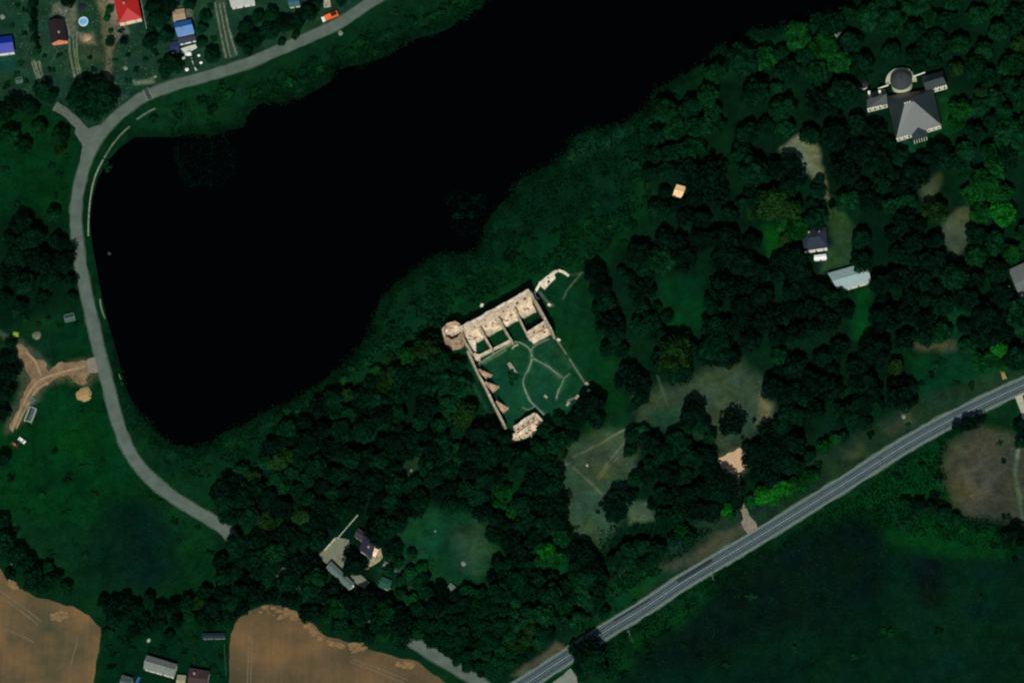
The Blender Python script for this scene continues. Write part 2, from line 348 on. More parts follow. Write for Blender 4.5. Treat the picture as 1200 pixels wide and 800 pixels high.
LINES = [  # soft painted trodden lines
 ([(40, 72), (44, 88), (49, 103)], 1.0, (130, 138, 108)), ([(45, 72), (49, 86), (53, 100)], .9, (120, 130, 100)),
 ([(80, 38), (82, 60), (84, 75), (88, 92)], .9, (120, 126, 98)), ([(85, 40), (87, 60), (89, 75), (93, 92)], .8, (100, 110, 86)), ([(90, 38), (90, 60), (92, 75), (96, 90)], .9, (112, 118, 92)),
 ([(68, 8), (74, 20), (80, 36)], .9, (130, 132, 102)), ([(78, 8), (77, 16), (74, 20)], .8, (130, 132, 102)),
 ([(252, 5), (258, 35), (264, 68)], 1.0, (112, 122, 96)), ([(257, 5), (263, 35), (269, 66)], .9, (128, 136, 108)), ([(262, 3), (268, 35), (277, 64)], 1.1, (140, 146, 120)),
 ([(742, 498), (720, 510), (695, 524), (672, 535)], 1.3, (96, 100, 72)), ([(672, 548), (688, 562), (705, 578)], 1.2, (96, 100, 72)),
 ([(735, 515), (718, 535), (700, 560)], .8, (92, 96, 68)), ([(725, 535), (712, 548), (702, 562)], .8, (92, 96, 68)), ([(640, 548), (668, 543)], 1, (88, 96, 70)),
 ([(665, 470), (672, 467)], 1, (150, 150, 130)),
 ([(560, 380), (500, 440)], .5, (10, 40, 26)),
 ([(660, 318), (672, 322), (688, 318)], 1, (60, 84, 62)), ([(680, 322), (668, 336), (660, 350)], 1.2, (80, 100, 76)),
 ([(632, 342), (640, 352), (648, 358)], 1.3, (110, 124, 100)),
 ([(532, 440), (556, 480), (564, 500)], 1, (20, 58, 40)),
 ([(125, 300), (130, 330)], .4, (20, 50, 36)),
 ([(770, 440), (776, 455), (782, 475)], 1, (60, 84, 60)),
 ([(20, 405), (0, 390), (-40, 380)], 3, (70, 90, 72)),
 ([(1192, 535), (1190, 560), (1196, 590), (1200, 640)], 2.4, (70, 88, 66)), ([(1195, 515), (1192, 535)], 2.6, (110, 116, 92)),
 ([(736, 744), (742, 752)], .6, (70, 100, 80)), ([(1033, 544), (1035, 552)], .6, (80, 100, 86)),
]
CASTLE_PATHS = [
 ([(598, 402), (608, 401), (616, 405), (622, 412), (623, 421), (620, 431), (615, 440), (613, 448), (616, 459), (621, 469), (629, 478), (638, 486)], 1.25),
 ([(623, 419), (634, 425), (646, 432), (656, 440), (661, 443), (658, 451), (654, 459), (652, 468)], .95),
 ([(661, 443), (668, 438)], .7), ([(644, 397), (632, 402), (624, 407), (623, 414)], 1.0), ([(627, 476), (619, 480), (612, 477)], .7),
 ([(560, 427), (575, 417), (590, 408), (600, 403)], 1.4),
]

LINES += [(l, 2.6, (38, 74, 50)) for l, w_ in CASTLE_PATHS]
LINES += [([(560, 428), (575, 420), (592, 410)], 2, (90, 110, 84)), ([(640, 400), (655, 412), (668, 430)], 3, (30, 62, 44)), ([(640, 428), (655, 441)], 3, (64, 80, 62)), ([(650, 395), (670, 425), (688, 452)], 2.4, (44, 74, 54)), ([(543, 425), (560, 460), (580, 498)], 2, (24, 60, 40))]
# ------------------------------------------------------------------ ground sheet
lake_w = [tuple(at(x, y)[:2]) for x, y in LAKE]
def axis(lo, hi, step, far):
    a = list(np.arange(lo, hi+.01, step)); g = step; x = hi
    while x < far: g *= 1.5; x += g; a.append(x)
    g = step; x = lo
    while x > -far: g *= 1.5; x -= g; a.insert(0, x)
    return np.array(a)
ax = axis(-312, 312, .8, 9000); ay = axis(-232, 232, .8, 9000)
X, Y = np.meshgrid(ax, ay); sh = X.shape; X = X.ravel(); Y = Y.ravel()
wx = X+fbm(X, Y, 11, 4)*3.0; wy = Y+fbm(X+500, Y, 11, 4)*3.0
roadside = np.clip((-X-195)/12, 0, 1); wx = wx*(1-roadside)+X*roadside; wy = wy*(1-roadside)+Y*roadside
dl = dseg(wx, wy, lake_w, True); il = inpoly(wx, wy, lake_w)
sdl = np.where(il, dl, -dl)                       # >0 in the water
Z = np.clip(-sdl*.16-.25, -2.2, 0.0); Z = np.where(sdl < 0, np.clip(-.25+(-sdl)*.18, -.25, 0), Z)
Z = np.where(sdl < -2, 0, Z)
px, py = proj(np.stack([X, Y, np.zeros_like(X)], 1))
wpx = px+fbm(X, Y, 14, 4)*7; wpy = py+fbm(X+300, Y+90, 14, 4)*7
col = np.tile(np.array(lin(G['grass'])), (len(X), 1))
def blend(mask_idx, a, c): col[mask_idx] = col[mask_idx]*(1-a[:, None]) + np.array(lin(c))[None]*a[:, None]
for pts, _, fe, c, al in PAINT:
    P = np.array(pts); m = np.where((wpx > P[:, 0].min()-fe*2) & (wpx < P[:, 0].max()+fe*2) & (wpy > P[:, 1].min()-fe*2) & (wpy < P[:, 1].max()+fe*2))[0]
    if not len(m): continue
    d = dseg(wpx[m], wpy[m], pts, True); s = np.where(inpoly(wpx[m], wpy[m], pts), d, -d)
    a = np.clip(.5+s/(2*fe), 0, 1); a = a*a*(3-2*a)*al; blend(m, a, c)
# ground colour darkens toward the water along the lake edge
m = np.where((sdl > -9) & (sdl < 4) & ((px > 150) | (py > 390)))[0]; blend(m, np.clip(1+(sdl[m]+fbm(X[m], Y[m], 8, 3)*3)/7, 0, 1)*.75, (2, 16, 11))
for pts, w, c in LINES:
    pts = spline(pts, 3); P = np.array(pts)
    m = np.where((px > P[:, 0].min()-8) & (px < P[:, 0].max()+8) & (py > P[:, 1].min()-8) & (py < P[:, 1].max()+8))[0]
    if not len(m): continue
    d = dseg(px[m]+fbm(X[m], Y[m], 5, 2)*.8, py[m]+fbm(X[m]+9, Y[m], 5, 2)*.8, pts, False)
    blend(m, np.clip(1.4-d/w, 0, 1)*(.65+.35*fbm(X[m], Y[m], 3, 2)), c)
ny, nx = sh; idx = np.arange(nx*ny).reshape(sh)
F = np.stack([idx[:-1, :-1].ravel(), idx[:-1, 1:].ravel(), idx[1:, 1:].ravel(), idx[1:, :-1].ravel()], 1)
me = np_mesh('ground', np.stack([X, Y, Z], 1), F, ground_material())
ca = me.color_attributes.new('cover', 'FLOAT_COLOR', 'POINT')
ca.data.foreach_set('color', np.concatenate([col, np.ones((len(col), 1))], 1).astype(np.float32).ravel())
o = bpy.data.objects.new('ground', me); S.collection.objects.link(o); tag(o, kind='structure')
me.polygons.foreach_set('use_smooth', np.ones(len(F), bool))

def water_material():
    m = bpy.data.materials.new('lake_water'); m.use_nodes = True; n = m.node_tree; b = n.nodes['Principled BSDF']
    b.inputs['Base Color'].default_value = (*lin((1, 1, 1)), 1); b.inputs['Roughness'].default_value = .12
    b.inputs['IOR'].default_value = 1.33; b.inputs['Specular IOR Level'].default_value = .15
    no = n.nodes.new('ShaderNodeTexNoise'); no.inputs['Scale'].default_value = .8; no.inputs['Detail'].default_value = 4
    bp = n.nodes.new('ShaderNodeBump'); bp.inputs['Strength'].default_value = .08; bp.inputs['Distance'].default_value = .2
    tc = n.nodes.new('ShaderNodeTexCoord'); n.links.new(tc.outputs['Object'], no.inputs['Vector'])
    n.links.new(no.outputs[0], bp.inputs['Height']); n.links.new(bp.outputs[0], b.inputs['Normal']); return m
w = MB(); w.v = [(-260, -75, -.3), (480, -75, -.3), (480, 480, -.3), (-260, 480, -.3)]; w.f = [(0, 1, 2, 3)]
tag(w.build('lake', water_material(), fix=False), kind='structure')

# ------------------------------------------------------------------ sheets (fields, roads, tracks)
def sheet(name, poly, z, m, jag=.8, freq=5):
    """irregular edged flat sheet from a pixel polygon"""
    P = [at(x, y) for x, y in poly]; out = []
    for i in range(len(P)):
        a, b = P[i], P[(i+1) % len(P)]; n = max(1, int((b-a).length/1.5))
        nn = Vector((-(b-a).y, (b-a).x, 0)).normalized()
        for k in range(n):
            q = a.lerp(b, k/n); j = float(fbm(np.array([q.x]), np.array([q.y]), freq, 3)[0])*jag*(1 if (b-a).length < 80 else .3)
            out.append((q.x+nn.x*j, q.y+nn.y*j, z))
    me = bpy.data.meshes.new(name); b = bmesh.new(); vs = [b.verts.new(p) for p in out]
    f = b.faces.new(vs); bmesh.ops.triangulate(b, faces=[f]); bmesh.ops.recalc_face_normals(b, faces=b.faces); b.to_mesh(me); b.free()
    me.materials.append(m); o = bpy.data.objects.new(name, me); S.collection.objects.link(o); return tag(o, kind='structure')
def strip(name, line, w, z, m, jag=0, off=0, step=4, thick=0, structure=True, dash=None, parent=None):
    """ribbon of width w metres along a pixel polyline, shifted sideways by off metres"""
    pts = spline(line, step); P = [at(x, y) for x, y in pts]; mb = MB(); rows = []
    for i, p in enumerate(P):
        d = (P[min(i+1, len(P)-1)]-P[max(i-1, 0)]).normalized(); nrm = Vector((-d.y, d.x, 0))
        ja = float(fbm(np.array([p.x]), np.array([p.y]), 6, 3)[0])*jag; jb = float(fbm(np.array([p.x+70]), np.array([p.y]), 6, 3)[0])*jag
        rows.append((p+nrm*(off+w/2+ja), p+nrm*(off-w/2+jb)))
    for i in range(len(rows)-1):
        if dash and i % dash[1] >= dash[0]: continue
        a, b = rows[i]; c, d = rows[i+1]
        if thick:
            v = [Vector((q.x, q.y, zz)) for zz in (z-thick, z) for q in (a, b, d, c)]
            mb.add(v, [(4, 5, 6, 7), (0, 1, 5, 4), (1, 2, 6, 5), (2, 3, 7, 6), (3, 0, 4, 7)])
        else:
            mb.add([(q.x, q.y, z) for q in (a, b, d, c)], [(0, 1, 2, 3)])
    o = mb.build(name, m, parent)
    bm = bmesh.new(); bm.from_mesh(o.data); bmesh.ops.remove_doubles(bm, verts=bm.verts, dist=.001); bm.to_mesh(o.data); bm.free()
    return tag(o, kind='structure') if structure else o

def field_material(name, base, edge, rot, dark):
    m = bpy.data.materials.new(name); m.use_nodes = True; n = m.node_tree; b = n.nodes['Principled BSDF']
    b.inputs['Roughness'].default_value = 1; b.inputs['Specular IOR Level'].default_value = .02
    tc = n.nodes.new('ShaderNodeTexCoord'); mp = n.nodes.new('ShaderNodeMapping'); mp.inputs['Rotation'].default_value = (0, 0, rot)
    mp.inputs['Scale'].default_value = (1, .05, 1); n.links.new(tc.outputs['Object'], mp.inputs[0])
    n1 = n.nodes.new('ShaderNodeTexNoise'); n1.inputs['Scale'].default_value = .6; n1.inputs['Detail'].default_value = 4; n.links.new(mp.outputs[0], n1.inputs['Vector'])
    n2 = n.nodes.new('ShaderNodeTexNoise'); n2.inputs['Scale'].default_value = .035; n2.inputs['Detail'].default_value = 7; n2.inputs['Roughness'].default_value = .62; n.links.new(tc.outputs['Object'], n2.inputs['Vector'])
    r2 = n.nodes.new('ShaderNodeValToRGB'); e = r2.color_ramp.elements
    e[0].position = .34; e[0].color = (*lin(dark), 1); e[1].position = .72; e[1].color = (*lin(edge), 1)
    k = e.new(.55); k.color = (*lin(base), 1); n.links.new(n2.outputs[0], r2.inputs[0])
    mr = n.nodes.new('ShaderNodeMapRange'); mr.inputs[1].default_value = .3; mr.inputs[2].default_value = .7; mr.inputs[3].default_value = .92; mr.inputs[4].default_value = 1.08
    n.links.new(n1.outputs[0], mr.inputs[0]); vm = n.nodes.new('ShaderNodeVectorMath'); vm.operation = 'SCALE'
    n.links.new(r2.outputs[0], vm.inputs[0]); n.links.new(mr.outputs[0], vm.inputs['Scale']); n.links.new(vm.outputs[0], b.inputs['Base Color'])
    return m
fa = field_material('stubble', (98, 82, 56), (120, 95, 60), R(12), (64, 66, 48))
fb = field_material('stubble_b', (96, 80, 55), (114, 90, 58), R(0), (72, 66, 47))
fc = field_material('bare_soil', (50, 54, 40), (62, 60, 46), R(70), (24, 42, 28))
sheet('stubble_field', FIELD_A, .04, fa, 1.6, 8); sheet('stubble_field', FIELD_B, .04, fb, 1.6, 8); 
ochre = mat('ochre_soil', (118, 96, 62), var=.4, scale=.45)
trk = mat('tyre_trodden_soil', (100, 88, 66), var=.3, scale=.5)
for pts in ([(300, 712), (322, 709), (345, 716), (352, 724), (340, 728), (322, 722), (308, 724)], [(352, 726), (372, 739), (384, 748), (376, 750), (360, 740)], [(408, 754), (424, 753), (430, 765), (416, 766)], [(60, 718), (76, 716), (80, 722), (68, 728), (62, 725)], [(10, 678), (20, 686), (22, 691), (12, 688)], [(384, 750), (402, 756), (405, 760), (388, 756)], [(462, 774), (485, 778), (484, 784), (465, 780)]):
    rs = random.Random(int(pts[0][0])); P_ = np.array(pts); g = MB(); cnt = 0
    for _ in range(400):
        x = rs.uniform(P_[:, 0].min(), P_[:, 0].max()); y = rs.uniform(P_[:, 1].min(), P_[:, 1].max())
        if not inpoly(np.array([x]), np.array([y]), pts)[0]: continue
        c = at(x, y); r1 = rs.uniform(.4, 1.7); n_ = 7; a1 = rs.uniform(0, 6); zz = .06+.0015*cnt; cnt += 1
        g.add([(c.x+r1*rs.uniform(.6, 1.3)*math.cos(a1+k*6.283/n_)*1.5, c.y+r1*rs.uniform(.6, 1.3)*math.sin(a1+k*6.283/n_)*.8, zz) for k in range(n_)], [tuple(range(n_))])
        if cnt > len(pts)*5: break
    tag(g.build('bare_earth_patch', ochre), kind='structure')
for l in ([(0, 692), (12, 700), (28, 712), (48, 728)], [(0, 698), (12, 706), (26, 717), (45, 732)], [(83, 780), (88, 760), (92, 745)], [(290, 800), (291, 770), (292, 745)], [(294, 800), (295, 770), (296, 750)], [(410, 775), (440, 786), (475, 800)], [(414, 772), (444, 783), (480, 797)], [(0, 735), (20, 742), (40, 752)]):
    strip('tyre_track', l, .7, .065, trk, jag=.5)

asph = mat('worn_asphalt', (80, 94, 84), var=.24, scale=.12, detail=12)
asph_edge = mat('gravel_verge', (52, 70, 54), var=.35, scale=.5)
hw = mat('highway_asphalt', (50, 66, 68), var=.14, scale=.3)
hw2 = mat('wheel_worn_asphalt', (74, 90, 90), var=.14, scale=.3)
patch = mat('fresh_asphalt', (28, 40, 44), var=.15, scale=.6)
paintw = mat('road_paint', (150, 164, 154), var=.35, scale=1.5)
conc = mat('pale_concrete', (112, 124, 98), var=.5, scale=.8)
strip('road_verge', ROAD_W, 8.2, .045, asph_edge, jag=.9)
strip('road', ROAD_W, 6.6, .11, asph, jag=.25, thick=.1)
strip('side_road', JUNC, 5.6, .08, mat('gravel_road', (82, 92, 82), var=.2, scale=.5), jag=.8)
sheet('junction_apron', [(94, 190), (97, 172), (88, 155), (90, 142), (104, 150), (118, 146), (108, 168)], .06, mat('gravel_road', ()), .8, 4)
strip('road_verge', ROAD_H, 10.9, .045, mat('pale_verge', (74, 94, 76), var=.35, scale=.5), jag=.9)
strip('highway', ROAD_H, 9.2, .12, hw, jag=0, thick=.11)
for off in (-3.3, -1.4, 1.4, 3.3): strip('wheel_track', ROAD_H, .75, .135, hw2, off=off, jag=.12)
for off in (-4.25, 4.25): strip('edge_line', ROAD_H, .28, .15, paintw, off=off)
strip('centre_line', ROAD_H, .3, .15, paintw, off=0)
strip('asphalt_repair', [(795, 683), (815, 671), (836, 658)], 2.2, .142, patch, off=1.4)
strip('asphalt_repair', [(722, 731), (745, 717), (765, 705)], 1.0, .142, patch, off=2.4)
strip('asphalt_repair', [(171, 104), (176, 116)], 2.6, .13, mat('dark_speed_hump', (50, 60, 60), var=.2), structure=True)
for o_ in (-1.7, 1.7): strip('hump_marking', [(170, 104), (176, 117)], .35, .14, mat('dull_paint', (112, 122, 112), var=.3), off=o_)
# drives and tracks
dirt = mat('orange_dirt', (116, 98, 70), var=.4, scale=.18, detail=8)
sandm = mat('pale_sand', (184, 156, 122), var=.14, scale=.4)
sheet('dirt_track', [(10, 398), (24, 404), (36, 416), (50, 422), (56, 434), (72, 426), (90, 426), (104, 421), (118, 421), (119, 437), (104, 436), (103, 450), (94, 452), (80, 440), (68, 446), (52, 452), (42, 462), (32, 476), (22, 492), (16, 506), (11, 502), (20, 480), (28, 460), (34, 445), (27, 425), (20, 412)], .05, dirt, 2.6, 5)
strip('tyre_track', [(14, 504), (24, 480), (36, 458), (50, 444), (75, 436), (100, 429)], 1.0, .065, mat('dry_dirt', (146, 124, 94), var=.3, scale=.6), jag=.6)
strip('tyre_track', [(19, 502), (30, 480), (42, 458), (56, 448)], .7, .07, mat('dry_dirt', ()), jag=.6)
strip('tyre_track', [(30, 412), (42, 425), (48, 440)], .8, .065, mat('dry_dirt', ()), jag=.5)
sheet('drive_mouth', [(102, 421), (117, 417), (121, 436), (104, 437)], .075, mat('grey_gravel', (120, 112, 98), var=.25), .6, 3)
sheet('car_park', [(841, 538), (852, 532), (866, 525), (876, 528), (880, 545), (868, 552), (858, 556), (846, 549)], .05, sandm, 1.0, 3)
strip('dirt_road', [(862, 556), (864, 572), (868, 590), (875, 604), (880, 622)], 4.2, .05, mat('packed_earth', (118, 116, 92), var=.2, scale=.4), jag=1.2)
sheet('drive_mouth', [(868, 612), (876, 602), (886, 612), (888, 622), (878, 628)], .06, mat('grey_gravel', ()), .6, 3)
sheet('lay_by', [(640, 806), (668, 783), (676, 792), (678, 830), (620, 850)], .055, mat('lay_by_gravel', (112, 120, 106), var=.15), .6, 4)
strip('dirt_road', [(1186, 462), (1200, 458), (1240, 448)], 4, .05, mat('pale_gravel', (160, 160, 138), var=.2), jag=.8)
strip('dirt_road', [(1192, 460), (1198, 476), (1204, 500)], 4, .055, mat('pale_gravel', ()), jag=.8)
strip('dirt_road', [(1174, 432), (1178, 444)], 2.5, .05, mat('ochre_path', (140, 120, 70), var=.3), jag=.8)
sheet('farm_yard', [(373, 650), (394, 629), (409, 632), (412, 660), (416, 668), (433, 682), (427, 690), (414, 681), (390, 657), (382, 660)], .05, mat('yard_concrete', (108, 112, 90), var=.22, scale=.25), .6, 4)
sheet('yard_slab', [(432, 651), (438, 640), (446, 643), (449, 653), (444, 658), (436, 662), (428, 668), (430, 660)], .06, mat('pale_slab', (150, 140, 108), var=.3, scale=.5), .8, 3)
pathm = mat('trodden_path', (104, 122, 96), var=.3, scale=.6)
for l, w_ in CASTLE_PATHS: strip('footpath', l, w_*.75, .04, pathm, jag=.5, step=2)
strip('footpath', [(258, 0), (262, 35), (272, 68)], 5.6, .035, mat('drive_grass', (40, 62, 44), var=.3, scale=.4), jag=.6)
strip('footpath', [(384, 9), (380, -12), (376, -30)], 4.0, .04, mat('pale_gravel', ()), jag=.4)
for l in ([(252, 3), (258, 35), (265, 69)], [(257, 3), (263, 35), (270, 67)], [(262, 3), (268, 35), (277, 65)]): strip('tyre_track', l, .7, .05, mat('rut_gravel', (96, 106, 84), var=.45), jag=.35)
for l in ([(80, 40), (82, 60), (84, 75), (87, 92)], [(85, 42), (87, 60), (89, 75), (92, 92)], [(90, 40), (90, 60), (92, 75), (95, 91)], [(37, 73), (42, 88), (47, 102)], [(42, 73), (46, 87), (51, 100)]): strip('tyre_track', l, .6, .05, mat('rut_gravel', ()), jag=.3)

# ================================================================== buildings
def quad_map(c, z, org):
    P = [at(x, y, z) - Vector((org.x, org.y, 0)) for x, y in c]
    def f(u, v, zz):
        a = P[0].lerp(P[1], u); b = P[3].lerp(P[2], u); q = a.lerp(b, v); return Vector((q.x, q.y, zz))
    return f, (P[1]-P[0]).length, (P[3]-P[0]).length
glass = mat('window_glass', (40, 52, 60), rough=.15, var=.1, spec=.5)
framew = mat('window_frame', (190, 190, 180), var=.05)
doorm = mat('door_wood', (82, 58, 42), var=.2)
brick = mat('chimney_brick', (148, 138, 124), var=.25, scale=2)
def house(name, label, cat, c, h, rise, roofm, wallm, ridge='u', hip=0.0, wins=3, chim=(), over=.45, door=True, group=None, doors_m=None):
    """c: roof corners at eave height in photo pixels, SW SE NE NW"""
    ctr = at(sum(p[0] for p in c)/4, sum(p[1] for p in c)/4, h)
    t = thing(name, label, cat, (ctr.x, ctr.y, 0), 0, group)
    if ridge == 'v': c = [c[1], c[2], c[3], c[0]]
    f, lu, lv = quad_map(c, h, ctr); iu, iv = over/lu, over/lv
    w = MB(); q = [(iu, iv), (1-iu, iv), (1-iu, 1-iv), (iu, 1-iv)]
    if hip == 0 and rise > 0:
        k = rise*(1-2*iv)
        for u in (iu, 1-iu):
            pass
        bot = [f(*p, 0) for p in q]; top = [f(*p, h-.12) for p in q]; g0 = f(iu, .5, h+k-.1); g1 = f(1-iu, .5, h+k-.1)
        w.add(bot+top+[g0, g1], [(0, 1, 5, 4), (1, 2, 6, 9, 5), (2, 3, 7, 6), (3, 0, 4, 8, 7), (3, 2, 1, 0)])
    else:
        w.prism([f(*p, 0)[:2] for p in q], 0, h-.12)
    w.build('wall', wallm, t)
    r = MB(); e = [f(0, 0, h), f(1, 0, h), f(1, 1, h), f(0, 1, h)]; a = f(hip, .5, h+rise); b = f(1-hip, .5, h+rise)
    dn = Vector((0, 0, -.18)); vs = e+[a, b]; vs2 = [p+dn for p in vs]
    F_ = [(0, 1, 5, 4), (2, 3, 4, 5), (1, 2, 5), (3, 0, 4)] if hip > 0 else [(0, 1, 5, 4), (2, 3, 4, 5)]
    r.add(vs+vs2, F_ + [tuple(i+6 for i in g[::-1]) for g in F_] + [(0, 6, 7, 1), (1, 7, 8, 2), (2, 8, 9, 3), (3, 9, 6, 0)] + ([(1, 2, 5), (7, 11, 8), (3, 0, 4)][:0]))
    ro = r.build('roof', roofm, t)
    m = MB(); pa, pb = a+(b-a)*.01, b-(b-a)*.01
    if rise > 0: m.tube([pa+Vector((0, 0, .06)), pb+Vector((0, 0, .06))], [.16, .16], 5); m.build('ridge_cap', roofm, ro)
    for (u, v) in chim:
        zc = h+rise*(1-abs(v-.5)*2); p = f(u, v, 0); m = MB(); m.box(p.x-.45, p.y-.45, zc-1, p.x+.45, p.y+.45, h+rise+.7)
        m.box(p.x-.55, p.y-.55, h+rise+.7, p.x+.55, p.y+.55, h+rise+.9); m.build('chimney', brick, ro)
    # windows and door, on the outside of the wall planes
    sides = [(q[0], q[1]), (q[1], q[2]), (q[2], q[3]), (q[3], q[0])]
    for si, (p0, p1) in enumerate(sides):
        A = f(*p0, 0); B = f(*p1, 0); d = (B-A); L = d.length; d.normalize(); nrm = Vector((d.y, -d.x, 0)); ang = math.atan2(d.y, d.x)
        n = wins if si % 2 == 0 else max(1, wins-1)
        if L < 5: n = 1
        for fl in range(2 if h > 5 else 1):
            zb = .9+fl*2.8 if h > 2.6 else .6; hh = min(1.3, h-zb-.4)
            if hh < .3: continue
            for k in range(n):
                P_ = A+d*L*(k+.5)/n+nrm*.03
                if door and si == 0 and k == n//2 and fl == 0:
                    m = MB(); m.box(-.55, -.06, 0, .55, .06, min(2.1, h-.3), ang, (P_.x, P_.y)); dd = m.build('door', doorm, t)
                    m = MB(); m.box(.35, -.12, 1, .45, -.06, 1.15, ang, (P_.x, P_.y)); m.build('handle', framew, dd); continue
                m = MB(); m.box(-.65, -.05, zb, .65, .05, zb+hh, ang, (P_.x, P_.y)); wf = m.build('window', framew, t)
                m = MB(); m.box(-.53, -.08, zb+.12, .53, -.052, zb+hh-.12, ang, (P_.x, P_.y)); m.build('pane', glass, wf)
    return t, f
cream = mat('cream_plaster', (215, 212, 190), var=.1); whitep = mat('white_plaster', (222, 220, 210), var=.08)
# --- village
house('blue_roofed_house', 'house at the left edge with a deep blue metal roof and white walls', 'house', [(-22, 66), (17, 61), (14, 42), (-25, 46)], 4.2, 2.6, mat('deep_blue_metal', (8, 42, 150), var=.12, rough=.5, kind='ribs'), whitep, chim=[(.4, .6)])
house('dark_roofed_house', 'house with a near-black roof and a salmon coloured gable beside the gravel drive', 'house', [(60, 51), (79.5, 48), (74.5, 23), (55.5, 25.5)], 4.6, 2.8, mat('black_tile', (30, 20, 24), var=.3, scale=1.5), mat('salmon_plaster', (232, 140, 105), var=.08), ridge='v', chim=[(.35, .4)])
house('red_roofed_house', 'big house with a bright red hipped roof and cream front wall', 'house', [(139, 27.5), (166, 21.5), (160, -9), (133, -4)], 5.4, 3.0, mat('red_metal', (178, 34, 30), var=.12, rough=.5, kind='ribs'), mat('cream_front', (236, 214, 180), var=.08), ridge='v', hip=.4, chim=[(.6, .6)])
t_, f_ = house('sky_blue_roofed_house', 'cottage with a sky blue metal roof and white front terrace by the lakeside road', 'house', [(208, 43), (228, 38.5), (223.5, 23), (203.5, 27)], 4.6, 2.6, mat('sky_blue_metal', (38, 108, 172), var=.18, rough=.5, kind='ribs'), whitep, chim=[(.3, .35)])
house('slate_lean_to', 'dark slate extension roof joined to the front of the sky blue cottage', 'extension', [(210, 52), (230, 47.5), (228, 39), (208, 43.5)], 3.0, .5, mat('dark_slate', (44, 54, 74), var=.2), whitep, wins=2)
house('tan_roofed_shed', 'small square shed with a tan roof just behind the sky blue cottage', 'shed', [(203, 25), (218, 22), (216, 10), (202, 12)], 2.6, .6, mat('tan_sheet', (150, 132, 104), var=.15), cream, wins=1)
house('pale_roofed_house', 'house with a wide whitish sheet roof at the top edge beside the rutted drive', 'house', [(271, 9), (299, 4), (295, -16), (266, -11)], 4, 1.6, mat('whitish_sheet', (176, 180, 170), var=.1, rough=.6, kind='ribs'), whitep)
house('teal_roofed_shed', 'small shed with a dark teal roof in the bushes at the top edge', 'shed', [(339, 9), (352, 7), (350, -3), (337, -1)], 2.6, .8, mat('teal_sheet', (50, 92, 100), var=.3), cream, wins=1)
house('garden_shed', 'low shed with a dark navy roof left of the white terrace', 'shed', [(200, 62), (211, 60), (209, 48), (199, 50)], 2.3, .5, mat('navy_sheet', (30, 44, 76), var=.2), cream, wins=1)
# terrace in front of the cottage
def slabs(name, label, cat, pxs, z, m, th=.25, grp=None):
    ctr = at(sum(p[0] for p in pxs)/len(pxs), sum(p[1] for p in pxs)/len(pxs)); mb = MB()
    mb.prism([(at(x, y, z).x-ctr.x, at(x, y, z).y-ctr.y) for x, y in pxs], z-th, z); o = mb.build(name, m); o.location = ctr; return tag(o, label, cat, grp)
slabs('terrace', 'white paved terrace on the road side of the sky blue cottage', 'terrace', [(212, 57), (229, 52), (231, 56), (224, 60), (227, 78), (232, 82), (229, 83), (222, 64), (217, 66), (216, 62), (213, 63)], .3, mat('white_paving', (186, 192, 178), var=.25, scale=1))
def parasol(x, y, r, label):
    t = thing('garden_parasol', label, 'parasol', at(x, y, 2.1).xy.to_3d(), 0, 'white garden parasols')
    m = MB(); m.cyl(0, 0, 0, 2.2, .05, n=6); m.build('pole', framew, t)
    m = MB(); n = 8
    m.v = [(0, 0, 2.7)]+[(r*math.cos(k*math.pi/4), r*math.sin(k*math.pi/4), 2.1) for k in range(n)]+[(0, 0, 2.6)]+[(r*math.cos(k*math.pi/4), r*math.sin(k*math.pi/4), 2.0) for k in range(n)]
    m.f = [(0, 1+k, 1+(k+1) % n) for k in range(n)]+[(9, 10+(k+1) % n, 10+k) for k in range(n)]+[(1+k, 10+k, 10+(k+1) % n, 1+(k+1) % n) for k in range(n)]
    m.build('canopy', mat('white_canvas', (226, 226, 216), var=.06), t)
parasol(221, 63, 1.6, 'largest white parasol, on the terrace of the sky blue cottage')
parasol(219, 81.5, 1.2, 'white parasol nearest the road, below the sky blue cottage')
parasol(233, 65, .9, 'small white parasol right of the cottage terrace')
parasol(235.5, 73.5, 1.0, 'white parasol right of the terrace, close to the road verge')
parasol(215, 68, 1.0, 'pale parasol left of the terrace slab')
# pool
t = thing('garden_pool', 'round light blue above-ground pool with a white rim beside the dark-roofed house', 'pool', at(98, 26))
m = MB(); n = 20; rr = [(2.9, 0), (2.9, 1.1), (2.5, 1.1), (2.5, .85)]
for k in range(n):
    for r_, z_ in rr: m.v.append((r_*math.cos(2*math.pi*k/n), r_*math.sin(2*math.pi*k/n), z_))
for k in range(n):
    for j in range(3): a = k*4+j; b = ((k+1) % n)*4+j; m.f.append((a, b, b+1, a+1))
m.build('rim', mat('pool_rim', (205, 222, 230), var=.05), t)
m = MB(); m.cyl(0, 0, .05, .9, 2.49, n=20); m.build('water', mat('pool_water', (110, 165, 205), rough=.1, var=.2), t)
m = MB(); m.tube([(2.9, 0, 0), (2.9, 0, 1.6), (2.2, 0, 1.6), (2.2, 0, .6)], [.05]*4); m.build('ladder', framew, t)
